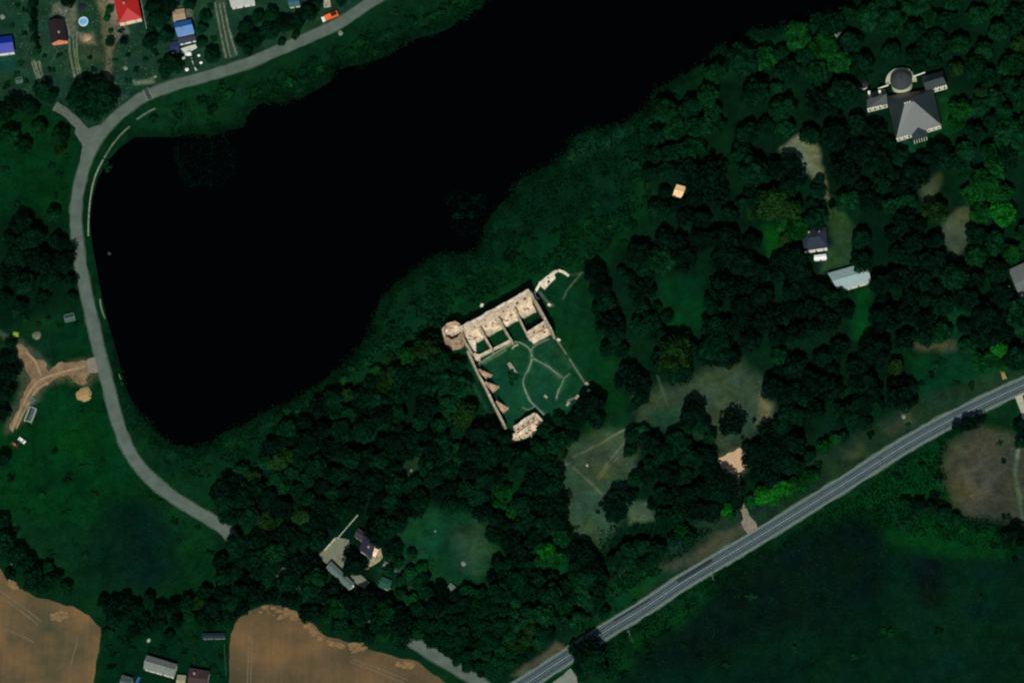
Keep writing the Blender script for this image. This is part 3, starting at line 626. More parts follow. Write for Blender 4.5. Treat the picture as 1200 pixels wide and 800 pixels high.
# --- farmstead and fields
house('farm_barn', 'long grey-roofed barn along the lower side of the concrete farmyard', 'barn', [(382, 665), (409, 691), (415, 683), (388, 657)], 3.6, 1.0, mat('grey_sheet', (92, 112, 106), var=.18, kind='ribs'), cream, wins=4)
house('farm_house', 'farmhouse with a dark violet-grey roof beside the bright slab', 'house', [(421, 644), (435, 656), (440, 636), (426, 627)], 4.4, 2.2, mat('violet_slate', (40, 42, 56), var=.25), cream, ridge='v', chim=[(.5, .35)])
house('farm_annex', 'brownish-roofed annex at the upper end of the violet-roofed farmhouse', 'annex', [(415, 628), (424, 634), (429, 624), (420, 618)], 3.2, 1.2, mat('brown_slate', (50, 46, 48), var=.2), cream, wins=1)
house('farm_outhouse', 'small outhouse with a bright pinkish-white roof next to the farmhouse', 'outhouse', [(432, 649), (440, 652), (444, 644), (436, 640)], 2.6, .4, mat('pinkish_sheet', (242, 212, 188), var=.08), whitep, wins=1)
house('polytunnel_shed', 'square shed with a faded teal roof in the orchard right of the farmyard', 'shed', [(443, 687), (455, 691), (459, 680), (448, 675)], 2.5, .7, mat('faded_teal', (22, 74, 60), var=.3, scale=.6), cream, wins=1)
house('teal_hut', 'smaller teal-roofed hut up and right of the square teal shed', 'hut', [(461, 668), (469, 671), (472, 662), (464, 659)], 2.3, .5, mat('dull_teal', (20, 62, 50), var=.3), cream, wins=1)
house('tiny_orchard_shed', 'tiny pale teal shed low in the orchard, right of the teal huts', 'shed', [(489, 686), (496, 688), (498, 681), (491, 679)], 2.2, .4, mat('dull_teal_pale', (52, 96, 84), var=.3), cream, wins=1)
house('farm_lean_to', 'small grey lean-to between the farmhouse slab and the orchard', 'shed', [(448, 663), (455, 666), (458, 660), (451, 657)], 2.2, .4, mat('grey_green_sheet', (88, 108, 90), var=.3), cream, wins=1)
house('orchard_hut', 'small grey-green hut standing among orchard trees right of the farm', 'hut', [(524, 688), (531, 694), (535, 688), (528, 682)], 2.3, .5, mat('grey_green_sheet', (88, 108, 90), var=.3), cream, wins=1)
house('long_dark_shed', 'long narrow shed with a black-blue roof beside the field edge', 'shed', [(237, 748), (264, 747.5), (264, 741), (237, 741.5)], 2.6, .5, mat('blue_black_sheet', (18, 36, 42), var=.2), mat('pale_board', (130, 140, 130), var=.2), wins=3)
house('pale_grey_barn', 'barn with a pale grey two-slope roof at the bottom left of the picture', 'barn', [(168, 783), (203, 793), (208, 778), (172, 767)], 4.2, 2.4, mat('pale_grey_sheet', (112, 122, 114), var=.22, kind='ribs'), cream, wins=4)
house('brown_roofed_house', 'house with a maroon-brown roof cut by the bottom edge', 'house', [(220, 806), (242, 808), (246, 786), (222, 782)], 4.0, 2.0, mat('maroon_tile', (58, 42, 44), var=.25), cream, chim=[(.3, .7)])
house('grey_cottage', 'small cottage with a dull grey-green roof left of the pale grey barn', 'cottage', [(139, 806), (152, 808), (156, 794), (143, 790)], 3.4, 1.6, mat('grey_green_tile', (66, 84, 80), var=.25), cream, wins=2)
house('light_shed', 'small light green-grey shed at the bottom between barn and house', 'shed', [(206, 803), (217, 804), (218, 791), (208, 790)], 2.6, .6, mat('straw_sheet', (140, 138, 108), var=.3), cream, wins=1)
# --- park buildings
house('slate_roofed_villa', 'villa with a blue-grey slate hipped roof beside the pale lane in the park', 'villa', [(942, 294), (970, 290), (968, 266), (939, 270)], 5.2, 3.0, mat('blue_slate', (30, 42, 52), var=.25, scale=.8), whitep, hip=.3, chim=[(.3, .75), (.72, .78)])
house('villa_porch', 'white porch roof on the lower right corner of the slate-roofed villa', 'porch', [(954, 305), (969, 303.5), (968, 297.5), (954, 299)], 2.8, .4, mat('white_sheet', (226, 228, 224), var=.06), whitep, wins=1)
house('pale_blue_barn', 'long building with a whitish-blue roof below the slate-roofed villa', 'barn', [(982, 341), (1021, 330), (1016, 307), (970, 320)], 3.8, 2.0, mat('whitish_blue_sheet', (146, 170, 166), var=.1, rough=.6, kind='ribs'), cream, wins=4)
house('grey_roofed_house', 'house with a light grey roof cut by the right edge of the picture', 'house', [(1196, 352), (1222, 340), (1206, 305), (1182, 316)], 4, 1.8, mat('light_grey_sheet', (88, 98, 94), var=.12), cream)
house('tan_kiosk', 'tiny kiosk with a bright tan roof between dark tree crowns in the park', 'kiosk', [(788, 230), (799, 232), (804, 219), (793, 216)], 3.0, 1.0, mat('bright_tan', (240, 200, 150), var=.12), whitep, wins=1)
# mansion
def mansion():
    c = at(1068, 128, 0); t = thing('mansion', 'large pale mansion with grey slate roofs, round domed hall and two side wings', 'mansion', c)
    sl = mat('mansion_slate', (38, 49, 48), var=.22, scale=.6, rough=.46, spec=.6, metal=.2); wl = mat('mansion_wall', (196, 198, 176), var=.06)
    L = lambda x, y, z: at(x, y, z)-Vector((c.x, c.y, 0))
    def block(q, h, apex, z, fac):
        P = [L(x, y, h) for x, y in q]; ctr = sum(P, Vector())/4
        m = MB(); ins = [p+(ctr-p)*.03 for p in P]; m.prism([p[:2] for p in ins], 0, h-.15); w_ = m.build('wall', wl, t)
        A = [L(x, y, z) for x, y in apex]; m = MB(); n = len(P)
        P2 = [p-Vector((0, 0, .2)) for p in P]
        if len(A) == 2: fs = [(0, 1, 5, 4), (1, 2, 5), (2, 3, 4, 5), (3, 0, 4)]; k = 6
        else: fs = [(0, 1, 5, 4), (1, 2, 6, 5), (2, 3, 7, 6), (3, 0, 4, 7), (4, 5, 6, 7)]; k = 8
        m.add(P+A+P2, fs+[(0, k, k+1, 1), (1, k+1, k+2, 2), (2, k+2, k+3, 3), (3, k+3, k, 0), (k+3, k+2, k+1, k)])
        r_ = m.build('roof', sl, t)
        a, b = ins[0], ins[1]; d = (b-a); Ln = d.length; d.normalize(); nr = Vector((d.y, -d.x, 0)); ang = math.atan2(d.y, d.x)
        nw = fac
        for i in range(nw):
            p = a+d*Ln*(i+.5)/nw+nr*.04; m = MB(); m.box(-.6, -.05, 1.2, .6, .05, h-1.2, ang, (p.x, p.y)); wf = m.build('window', framew, t)
            m = MB(); m.box(-.45, -.08, 1.35, .45, -.052, h-1.35, ang, (p.x, p.y)); m.build('pane', glass, wf)
        return a, b, d, nr, ang, Ln
    block([(1016, 128), (1040, 122), (1037, 104), (1014, 110)], 5.5, [(1016, 117), (1039, 110)], 10, 4)
    block([(1085, 107), (1110, 100), (1105, 83), (1080, 90)], 5.5, [(1083, 97), (1105, 90.5)], 10, 4)
    block([(1050, 163), (1103.5, 147), (1093, 104), (1039, 113)], 5.5, [(1060, 122), (1071, 119), (1070, 116), (1059, 119)], 16, 9)
    # portico roof and columns
    q = [(1070, 165), (1087, 160), (1084, 146), (1066, 151)]
    P = [L(x, y, 5.2) for x, y in q]; rid0, rid1 = L(1078, 159, 7.2), L(1074, 142, 7.2); m = MB()
    m.add(P+[rid0, rid1], [(0, 1, 4), (1, 2, 5, 4), (2, 3, 5), (3, 0, 4, 5), (3, 2, 1, 0)]); m.build('portico_roof', mat('portico_slate', (40, 52, 52), var=.2, rough=.4, spec=.6), t)
    d = P[1]-P[0]
    for i in range(6):
        p = P[0]+d*(i+.5)/6; m = MB(); m.cyl(p.x, p.y+.2, 0, 5.15, .3, .25, 10); m.build('column', wl, t)
    for q in ([(1050, 163), (1067, 158)], [(1087, 152), (1103, 147.5)], [(1016, 128), (1034, 123.5)], [(1095, 104), (1110, 100)], [(1059, 121.5), (1070, 118.5)]):
        z = 5.5 if q[0][1] != 121.5 else 15.5
        a = L(*q[0], z); b = L(*q[1], z); m = MB(); d = (b-a).normalized(); nr = Vector((d.y, -d.x, 0))
        for k in range(int((b-a).length/1.5)):
            p = a+d*(k*1.5+.75)+nr*.25; m.box(-.45, -.25, z-.5, .45, .25, z+.75, math.atan2(d.y, d.x), (p.x, p.y))
        m.build('parapet', mat('pale_cornice', (225, 226, 200), var=.12), t)
    # rotunda
    r = L(1056, 94, 8); m = MB(); m.cyl(r.x, r.y, 0, 8, 6.1, n=32); m.build('rotunda_wall', wl, t)
    m = MB(); prof = [(6.5, 7.9), (6.3, 8.3), (5.6, 9.1), (4.4, 10.0), (2.6, 10.7), (.8, 11.0), (.05, 11.05)]; n = 32
    for r_, z_ in prof: m.v += [(r.x+r_*math.cos(2*math.pi*k/n), r.y+r_*math.sin(2*math.pi*k/n), z_) for k in range(n)]
    for j in range(len(prof)-1):
        for k in range(n): m.f.append((j*n+k, j*n+(k+1) % n, (j+1)*n+(k+1) % n, (j+1)*n+k))
    dm = m.build('dome', mat('dome_slate', (48, 54, 54), var=.2), t)
    m = MB(); m.cyl(r.x, r.y, 11, 12.2, .5, .35, 8); m.build('finial', sl, dm)
    r = L(1056, 96, 3.4); m = MB(); n = 40
    m.prism([(r.x+9.2*math.cos(R(8)+R(172)*k/n), r.y+9.2*math.sin(R(8)+R(172)*k/n)) for k in range(n+1)], 0, 3.4); m.build('terrace', mat('terrace_stone', (164, 172, 146), var=.16), t)
    for a, b in (((1029, 104), (1041, 100)), ((1070, 90), (1084, 85))):
        A = L(*a, 5.8); B = L(*b, 5.8); m = MB(); m.tube([A, B], [.35, .35], 6); m.build('cornice', mat('pale_cornice', ()), t)
    for x, y in ((1018.5, 109), (1031, 108)):
        p = L(x, y, 8); m = MB(); m.box(p.x-.6, p.y-.6, 5, p.x+.6, p.y+.6, 9); m.box(p.x-.7, p.y-.7, 9, p.x+.7, p.y+.7, 9.25); m.build('chimney', mat('pale_cornice', ()), t)
mansion()
t = thing('round_summerhouse', 'small round summerhouse with a dark blue-grey cone roof left of the mansion wing', 'summerhouse', at(1012, 101))
m = MB(); m.cyl(0, 0, 0, 2.8, 2.4, n=12); m.build('wall', cream, t)
m = MB(); m.cyl(0, 0, 2.8, 4.4, 3.0, .1, 12); m.build('roof', mat('cone_slate', (20, 32, 34), var=.2), t)

# ================================================================== the ruined castle
stone = mat('castle_stone', (208, 192, 165), var=.32, scale=.35, kind='stone', bump=.6)
stone2 = mat('castle_stone_warm', (172, 146, 116), var=.25, scale=.3, kind='stone', bump=.6)
stone3 = mat('castle_stone_grey', (160, 152, 128), var=.22, scale=.4, kind='stone', bump=.6)
def rubble(name, q, z, m, parent, org, amp=.7, pits=0, step=.5, zb=0, seed=0, lip=0, jag=.5):
    """ruined masonry block: uneven stone top over a four-sided footprint given in pixels at height z"""
    P = [at(x, y, z)-Vector((org.x, org.y, 0)) for x, y in q]
    nu = max(4, int((P[1]-P[0]).length/step)); nv = max(4, int((P[3]-P[0]).length/step))
    U, V = np.meshgrid(np.linspace(0, 1, nu+1), np.linspace(0, 1, nv+1)); PX = np.zeros(U.shape+(2,))
    for i, w_ in enumerate(((1-U)*(1-V), U*(1-V), U*V, (1-U)*V)): PX += w_[..., None]*np.array(P[i][:2])
    x = PX[..., 0].copy(); y = PX[..., 1].copy()
    x += fbm(x*1.0+seed, y, 2.5, 3)*jag; y += fbm(x, y+seed+40, 2.5, 3)*jag
    h = z+fbm(x+seed*7, y, 3.5, 4)*amp + np.round(fbm(x, y+seed*3, 6, 2)*2)*amp*.45
    h += np.where((U < 1.5/nu) | (U > 1-1.5/nu) | (V > 1-1.5/nv), lip, 0)
    rs = np.random.default_rng(seed+5)
    for k in range(pits):
        cu, cv = rs.uniform(.12, .88), rs.uniform(.2, .8); i = (U-cu)*nu*step; j = (V-cv)*nv*step
        h = np.where(np.hypot(i, j) < rs.uniform(.5, .95), h-2.2, h)
    V_ = np.stack([x, y, h], -1).reshape(-1, 3); idx = np.arange(V_.shape[0]).reshape(U.shape)
    F_ = [tuple(f) for f in np.stack([idx[:-1, :-1].ravel(), idx[:-1, 1:].ravel(), idx[1:, 1:].ravel(), idx[1:, :-1].ravel()], 1)]
    rim = list(idx[0, :])+list(idx[1:, -1])+list(idx[-1, -2::-1])+list(idx[-2:0:-1, 0]); base = len(V_); n = len(rim)
    Vb = [(V_[i][0], V_[i][1], zb) for i in rim]
    for k in range(n): F_.append((rim[k], base+k, base+(k+1) % n, rim[(k+1) % n]))
    mb = MB(); mb.v = [tuple(p) for p in V_]+Vb; mb.f = [tuple(int(i) for i in f) for f in F_]
    return mb.build(name, m, parent)
def wall_line(name, line, z, th, m, parent, org, jag=.5, low=0, seed=0, step=1.0):
    """broken masonry wall along pixels given at height z"""
    pts = []; 
    for i in range(len(line)-1):
        a, b = at(*line[i], z), at(*line[i+1], z); n = max(1, int((b-a).length/step))
        pts += [a.lerp(b, k/n) for k in range(n)]
    pts.append(at(*line[-1], z)); mb = MB(); o3 = Vector((org.x, org.y, 0)); N = len(pts)
    for i, p in enumerate(pts):
        d = (pts[min(i+1, N-1)]-pts[max(i-1, 0)]).normalized(); nr = Vector((-d.y, d.x, 0)); s_ = float(fbm(np.array([p.x+seed]), np.array([p.y]), 3, 3)[0])
        hz = max(.3, z+s_*jag-low*(i/N)); w1 = th/2*(1+.25*s_); p = p-o3
        mb.v += [(p+nr*w1)[:2]+(0,) if False else ((p+nr*w1).x, (p+nr*w1).y, 0), ((p+nr*w1).x, (p+nr*w1).y, hz), ((p-nr*w1).x, (p-nr*w1).y, hz+.15*s_), ((p-nr*w1).x, (p-nr*w1).y, 0)]
    for i in range(N-1):
        a = i*4; b = a+4; mb.f += [(a, b, b+1, a+1), (a+1, b+1, b+2, a+2), (a+2, b+2, b+3, a+3)]
    mb.f += [(0, 1, 2, 3), (N*4-1, N*4-2, N*4-3, N*4-4)]
    return mb.build(name, m, parent)
org = at(585, 420); org = Vector((org.x, org.y, 0))
K = thing('castle_ruin', 'ruined stone castle with roofless rooms, walled grassy courtyard and sloping buttresses', 'castle', org)
# tall lake-side wall seen from inside, its rubble platform and the roofless rooms
def openings(p0, p1, z, th, spots, parent, w=.55, hh=.8):
    a = at(*p0, z)-org; b = at(*p1, z)-org; d = (b-a); L_ = d.length; d.normalize(); nr = Vector((d.y, -d.x, 0)); ang = math.atan2(d.y, d.x)
    for u, zz in spots:
        p = a+d*L_*u+nr*(th/2+.32); g = MB(); g.box(-w, -.14, zz-hh, w, .14, zz+hh, ang, (p.x, p.y)); g.build('window', mat('dark_opening', (30, 24, 20)), parent)
ow = wall_line('outer_wall', [(538, 385), (571, 367), (592, 355.5), (620, 340)], 14.5, 1.7, stone, K, org, jag=1.2, seed=3)
openings((538, 385), (620, 340), 14.5, 1.7, [(.8, 8.6), (.91, 9.0)], ow, .7, 1.1)
openings((538, 385), (620, 340), 14.5, 1.7, [(.19, 8.0), (.34, 9.5), (.6, 7.6), (.68, 10.2)], ow, .35, .6)
for i, s_ in enumerate([((551, 404), (564, 397), (559, 384), (543, 395)), ((564, 397), (588, 384), (579, 373), (559, 384)), ((588, 384), (607, 374), (599, 361.5), (579, 373)), ((607, 374), (628, 363.5), (622, 350), (599, 361.5))]):
    rubble('rubble_platform', s_, 2.6, stone, K, org, amp=1.0, pits=(3, 4, 4, 2)[i], seed=i*13+1, step=.45, jag=.6)
wall_line('outer_wall', [(620, 340), (628, 354), (637, 370), (647.5, 389)], 10.5, 1.3, stone3, K, org, jag=.6, seed=8)
wall_line('room_wall', [(562, 383), (569, 396), (577, 409)], 6.2, 1.0, stone3, K, org, jag=.9, low=1.5, seed=9)
wall_line('room_wall', [(584, 372), (591, 385), (600, 399)], 6.6, 1.0, stone3, K, org, jag=.9, low=1.5, seed=19)
wall_line('room_wall', [(603, 361), (609, 374), (617, 390)], 6.6, 1.0, stone3, K, org, jag=.9, low=1.5, seed=29)
wall_line('room_wall', [(539, 390), (547, 404), (553, 414)], 8.4, 1.0, stone3, K, org, jag=.7, seed=4)
wall_line('courtyard_wall', [(553, 414), (562, 416), (576, 409), (590, 402), (600, 397)], 3.0, 1.15, stone, K, org, jag=.7, low=1.0, seed=39)
ks = mat('castle_stone_pink', (208, 188, 162), var=.28, scale=.3, kind='stone', bump=.5)
cw = wall_line('cross_wall', [(617, 391), (629, 383), (641, 375.5)], 6.8, 1.4, ks, K, org, jag=1.1, seed=61)
openings((617, 391), (641, 375.5), 6.8, 1.4, [(.3, 4.5), (.75, 4.2)], cw)
rubble('rubble_platform', [(625, 402), (648, 389), (643, 383), (619, 397)], 1.6, ks, K, org, amp=.5, pits=1, seed=71, jag=.5)
rubble('fallen_masonry', [(549, 409), (558, 409), (557, 399), (549, 398)], 4.2, mat('castle_stone_light', (226, 214, 190), var=.08, kind='stone'), K, org, amp=.8, seed=51)
rubble('fallen_masonry', [(553, 422), (563, 422), (562, 416), (552, 413)], 2.2, stone, K, org, amp=.8, seed=52)
wall_line('curtain_wall', [(548, 411), (558, 433), (567, 449.5), (579, 474), (591, 497)], 8.6, 1.3, stone3, K, org, jag=.55, low=2.2, seed=5)
for A_, T_, B_ in (((560.5, 433), (577, 440.5), (569.5, 445)), ((568, 448), (585, 454), (577, 461)), ((581, 470.5), (596, 479), (589, 485))):
    A = at(*A_, 8.6)-org; T = at(*T_)-org; B = at(*B_)-org; A0 = Vector((A.x, A.y, 0)); g = MB()
    n = 7; rows = []
    for i in range(n+1):     # sloping triangular buttress, its crest broken in small steps
        u = i/n; top = A.lerp(T, u); top.z = max(.05, top.z + (.35 if i % 2 else -.2)*(1-u)); bot = B.lerp(T, u); back = A0.lerp(T, u); rows.append((bot, top, top+Vector((.15, .75, 0)), back+Vector((.15, .9, -top.z*0))))
    for r_ in rows: g.v += [tuple(p) for p in r_]
    for i in range(n):
        a = i*4; b = a+4; g.f += [(a, b, b+1, a+1), (a+1, b+1, b+2, a+2), (a+2, b+2, b+3, a+3)]
    g.f += [(0, 1, 2, 3)]; g.build('buttress', stone2, K)
# octagonal tower, open at the top
tc_ = at(530.5, 388, 13.0)-org; tc_.z = 0
def oct_r(a, R_): k = math.pi/4; a2 = (a+R(10)) % k - k/2; return R_*math.cos(k/2)/math.cos(a2)
g = MB(); n = 64
for k in range(n):
    a = 2*math.pi*k/n; cx, cy = math.cos(a), math.sin(a); nz = float(fbm(np.array([k*.9]), np.array([3.0]), 6, 3)[0])
    zt = 13.2+nz*1.8-(2.6 if 2 < k < 8 else 0)-(1.2 if 44 < k < 52 else 0)
    ro, ri = oct_r(a, 6.5), oct_r(a, 5.0)
    g.v += [(tc_.x+cx*(ro+.5), tc_.y+cy*(ro+.5), 0), (tc_.x+cx*(ro+.1), tc_.y+cy*(ro+.1), 4), (tc_.x+cx*ro, tc_.y+cy*ro, zt), (tc_.x+cx*ri, tc_.y+cy*ri, zt-.2), (tc_.x+cx*ri, tc_.y+cy*ri, 1)]
for k in range(n):
    a = k*5; b = ((k+1) % n)*5
    for j in range(4): g.f.append((a+j, b+j, b+j+1, a+j+1))
tw = g.build('tower', stone2, K)
# inside: a mass of fallen masonry on the lake side, an open pit on the other
g = MB(); NR, NA = 9, 28; g.v = []
for i in range(NR):
    for k in range(NA):
        a = 2*math.pi*k/NA; rr_ = oct_r(a, 5.15)*i/(NR-1); x, y = rr_*math.cos(a), rr_*math.sin(a)
        hi = 10.8+float(fbm(np.array([x*2]), np.array([y*2+9]), 4, 3)[0])*1.4
        g.v.append((tc_.x+x, tc_.y+y, hi if y > -.6+.2*x else 1.6))
for i in range(NR-1):
    for k in range(NA): g.f.append((i*NA+k, i*NA+(k+1) % NA, (i+1)*NA+(k+1) % NA, (i+1)*NA+k))
g.build('tower_rubble', stone, tw)
for a_, z_ in ((R(-75), 8), (R(-35), 7)):
    r_ = oct_r(a_, 6.62)+.05; g = MB(); g.box(-.12, -.3, z_-.9, .03, .3, z_+.9, a_, (tc_.x+r_*math.cos(a_), tc_.y+r_*math.sin(a_))); g.build('window', mat('dark_opening', (40, 32, 26)), tw)
# separate ruins
og = at(618, 500); G_ = thing('gatehouse_ruin', 'pale roofless gatehouse ruin at the bottom of the castle courtyard', 'ruin', (og.x, og.y, 0))
ogv = Vector((og.x, og.y, 0)); sv_ = org; 
gw = wall_line('outer_wall', [(602, 501), (612, 494), (620, 488.5), (627, 484)], 8.2, 1.5, stone, G_, ogv, jag=1.3, seed=91)
org = ogv; openings((602, 501), (627, 484), 8.2, 1.5, [(.14, 4.6), (.36, 4.9), (.6, 4.6), (.84, 5.0)], gw); org = sv_
wall_line('outer_wall', [(627, 484), (632, 489), (636.5, 494)], 6.4, 1.3, stone, G_, ogv, jag=1.0, low=2, seed=92)
rubble('rubble_platform', [(612, 514), (636.5, 497), (629, 491), (604, 509)], 2.2, stone, G_, ogv, amp=1.0, pits=5, seed=94, jag=.9)
rubble('masonry_block', [(601, 517), (609, 514), (606, 506), (600, 509)], 2.6, stone, G_, ogv, amp=.9, pits=1, seed=93, jag=.6)
rubble('masonry_block', [(622, 512), (632, 502), (629, 497), (619, 505)], 1.6, stone3, G_, ogv, amp=.7, pits=1, seed=95, jag=.6)
og = at(642, 328); ogv = Vector((og.x, og.y, 0)); B_ = thing('bastion_ruin', 'low whitish foundation of a ruined bastion above the right corner of the castle', 'ruin', ogv)
pale_st = mat('pale_rubble', (224, 212, 184), var=.14, kind='stone')
rubble('foundation', [(638, 339), (651, 325), (648, 318), (631, 331)], .9, pale_st, B_, ogv, amp=.4, pits=2, seed=33, jag=.5)
wall_line('wall_stub', [(648, 320), (654, 316.5), (660, 318.5), (666.5, 323)], .7, 1.5, pale_st, B_, ogv, jag=.3, seed=2)
wall_line('wall_stub', [(633, 332), (629, 339), (626, 344)], .6, 1.4, pale_st, B_, ogv, jag=.3, seed=6)
wall_line('wall_stub', [(626.5, 344.5), (629, 349), (632, 350)], .4, .9, pale_st, B_, ogv, jag=.2, seed=7)
def frag(line, z, th, label, seed=0, m=None):
    c = at(*line[0]); c = Vector((c.x, c.y, 0)); o = wall_line('masonry_fragment', line, z, th, m or stone3, None, c, jag=.3, seed=seed, step=.7); o.location = c
    tag(o, label, 'masonry', 'low masonry fragments around the courtyard')
frag([(596, 425), (599, 430), (605, 438)], .6, 2.0, 'pale fallen wall fragment lying in the middle of the courtyard grass', 1)
frag([(600, 408.5), (603, 405), (607.5, 403.5)], .5, 1.1, 'short curved stub beside the round courtyard path', 2)
frag([(649, 393), (655, 402), (664, 415)], .5, .7, 'upper stretch of the ruined wall footing on the right side of the courtyard', 3, mat('mossy_footing', (92, 108, 82), var=.4, scale=1))
frag([(667, 420), (676, 434), (685, 448)], .4, .7, 'lower stretch of the ruined wall footing on the right side of the courtyard', 4, mat('mossy_footing', ()))
frag([(686, 448), (689, 451)], 1.0, 1.8, 'small stone heap at the lower end of the wall footing', 5)
frag([(688, 457), (692, 458)], 1.2, 1.8, 'stone heap touching the big dark crown at the right courtyard corner', 6)
frag([(674, 467), (678, 463)], .8, 1.4, 'stone stub at the upper edge of the large dark tree right of the gatehouse', 7)
frag([(664, 475), (667, 471)], .8, 1.4, 'stone stub left of the large dark tree right of the gatehouse', 8)
frag([(642, 356), (645, 358)], .8, 1.6, 'pale boulder heap just outside the right castle wall', 9, pale_st)
frag([(653, 397), (656, 399)], .9, 1.6, 'small block beside the top of the wall footing', 10, pale_st)
frag([(563, 357), (566, 358)], 1.0, 2.2, 'round whitish rubble pile outside the lake-side castle wall', 11, pale_st)
frag([(638, 463), (641, 466)], .5, 1.2, 'faint stone patch in the grass above the gatehouse', 12)
# lakeside low concrete walls
def low_wall(line, label, seed, h=.7, th=.9, m=conc):
    c = at(*line[0]); c = Vector((c.x, c.y, 0)); o = wall_line('low_wall', spline(line, 6), h, th, m, None, c, jag=.12, seed=seed); o.location = c; tag(o, label, 'wall', 'low concrete walls along the lake road')
low_wall([(182, 127), (172, 132), (160, 140)], 'short low concrete wall at the top of the lake road bend', 1, m=mat('mossy_concrete', (84, 104, 78), var=.5, scale=.6))
low_wall([(152, 148), (141, 158), (130, 172), (122, 185)], 'low concrete wall curving between road and lake, second from the top', 2, m=mat('mossy_concrete', ()))
low_wall([(121, 187), (112, 205), (107, 225), (104.5, 245), (103.5, 262), (103.5, 276)], 'brightest and longest low concrete wall on the lake edge', 3, th=.9)
low_wall([(117, 350), (119, 362), (123, 373)], 'short low concrete wall left of the lake halfway down the road', 4, m=mat('mossy_concrete', ()))
low_wall([(139, 438), (141.5, 444)], 'tiny concrete stub beside the road opposite the dirt track', 5, th=.6, m=mat('mossy_concrete', ()))
# farmyard fence
def fence(line, label, h=1.6, m=None, posts=7):
    c = at(*line[0]); c = Vector((c.x, c.y, 0)); t = thing('fence', label, 'fence', c); m = m or mat('pale_fence', (176, 190, 168), var=.15)
    P = [at(*p)-c for p in line]; g = MB()
    for a, b in zip(P, P[1:]):
        d = (b-a); ang = math.atan2(d.y, d.x); g.box(0, -.07, .15, d.length, .07, h, ang, (a.x, a.y))
    g.build('panel', m, t)
    for a, b in zip(P, P[1:]):
        for k in range(posts):
            p = a.lerp(b, k/(posts-1)); g = MB(); g.box(p.x-.12, p.y-.12, 0, p.x+.12, p.y+.12, h+.15); g.build('post', m, t)
fence([(396, 631), (408, 617), (419.5, 604)], 'pale straight fence running up and right from the farmyard corner', 1.5)
fence([(381, 645), (388, 637), (393, 631.5)], 'whitish wall-like fence along the left side of the farmyard', 2.0, mat('white_fence', (206, 206, 176), var=.12))
fence([(165, -2), (169, 20), (173, 38)], 'thin garden fence right of the red-roofed house', 1.3, posts=5)
fence([(61, 52), (69, 60), (60, 74)], 'thin garden fence below the dark-roofed house', 1.2, mat('green_fence', (70, 96, 72), var=.2), posts=4)
fence([(60, 391), (61, 410), (63, 428)], 'dark fence line left of the square green plot above the dirt track', 1.4, mat('dark_fence', (16, 26, 18), var=.2), posts=5)
fence([(65, 450), (67, 470)], 'dark fence line in the meadow below the dirt track', 1.2, mat('dark_fence', ()), posts=4)
fence([(263, 755), (265, 790)], 'pale fence between house plot and brown field', 1.1, mat('green_fence', ()), posts=5)
# sand heap
def heap(x, y, r, h, m, label, cat='heap'):
    g = MB(); n = 28; rings = 7; c = at(x, y)
    for j in range(rings):
        u = j/(rings-1)
        for k in range(n):
            a = 2*math.pi*k/n; rr_ = r*(1-u)*(1+.07*math.sin(3*a+x)+.06*math.sin(7*a)) + .02
            g.v.append((rr_*math.cos(a), rr_*math.sin(a), h*(1-(1-u)**2)*(1+.08*math.sin(5*a+u*6))))
    for j in range(rings-1):
        for k in range(n): g.f.append((j*n+k, j*n+(k+1) % n, (j+1)*n+(k+1) % n, (j+1)*n+k))
    g.f.append(tuple(range((rings-1)*n, rings*n))); o = g.build('sand_heap', m); o.location = c; tag(o, label, cat)
heap(98.5, 462, 4.6, .9, mat('yellow_sand', (150, 126, 82), var=.12, bump=.4), 'round yellow sand heap beside the lake road')
heap(102, 44, 2.6, .8, mat('brown_sand', (150, 130, 96), var=.3, bump=.4), 'brown and pale spoil heap below the round pool')
heap(43, 393, 2.6, .7, mat('grey_rubble_heap', (96, 98, 78), var=.3, bump=.5), 'greyish rubble heap above the dirt track at the left')
heap(14, 659, 1.6, .5, mat('pale_heap', (150, 150, 125), var=.2), 'small pale heap at the edge of the left brown field')
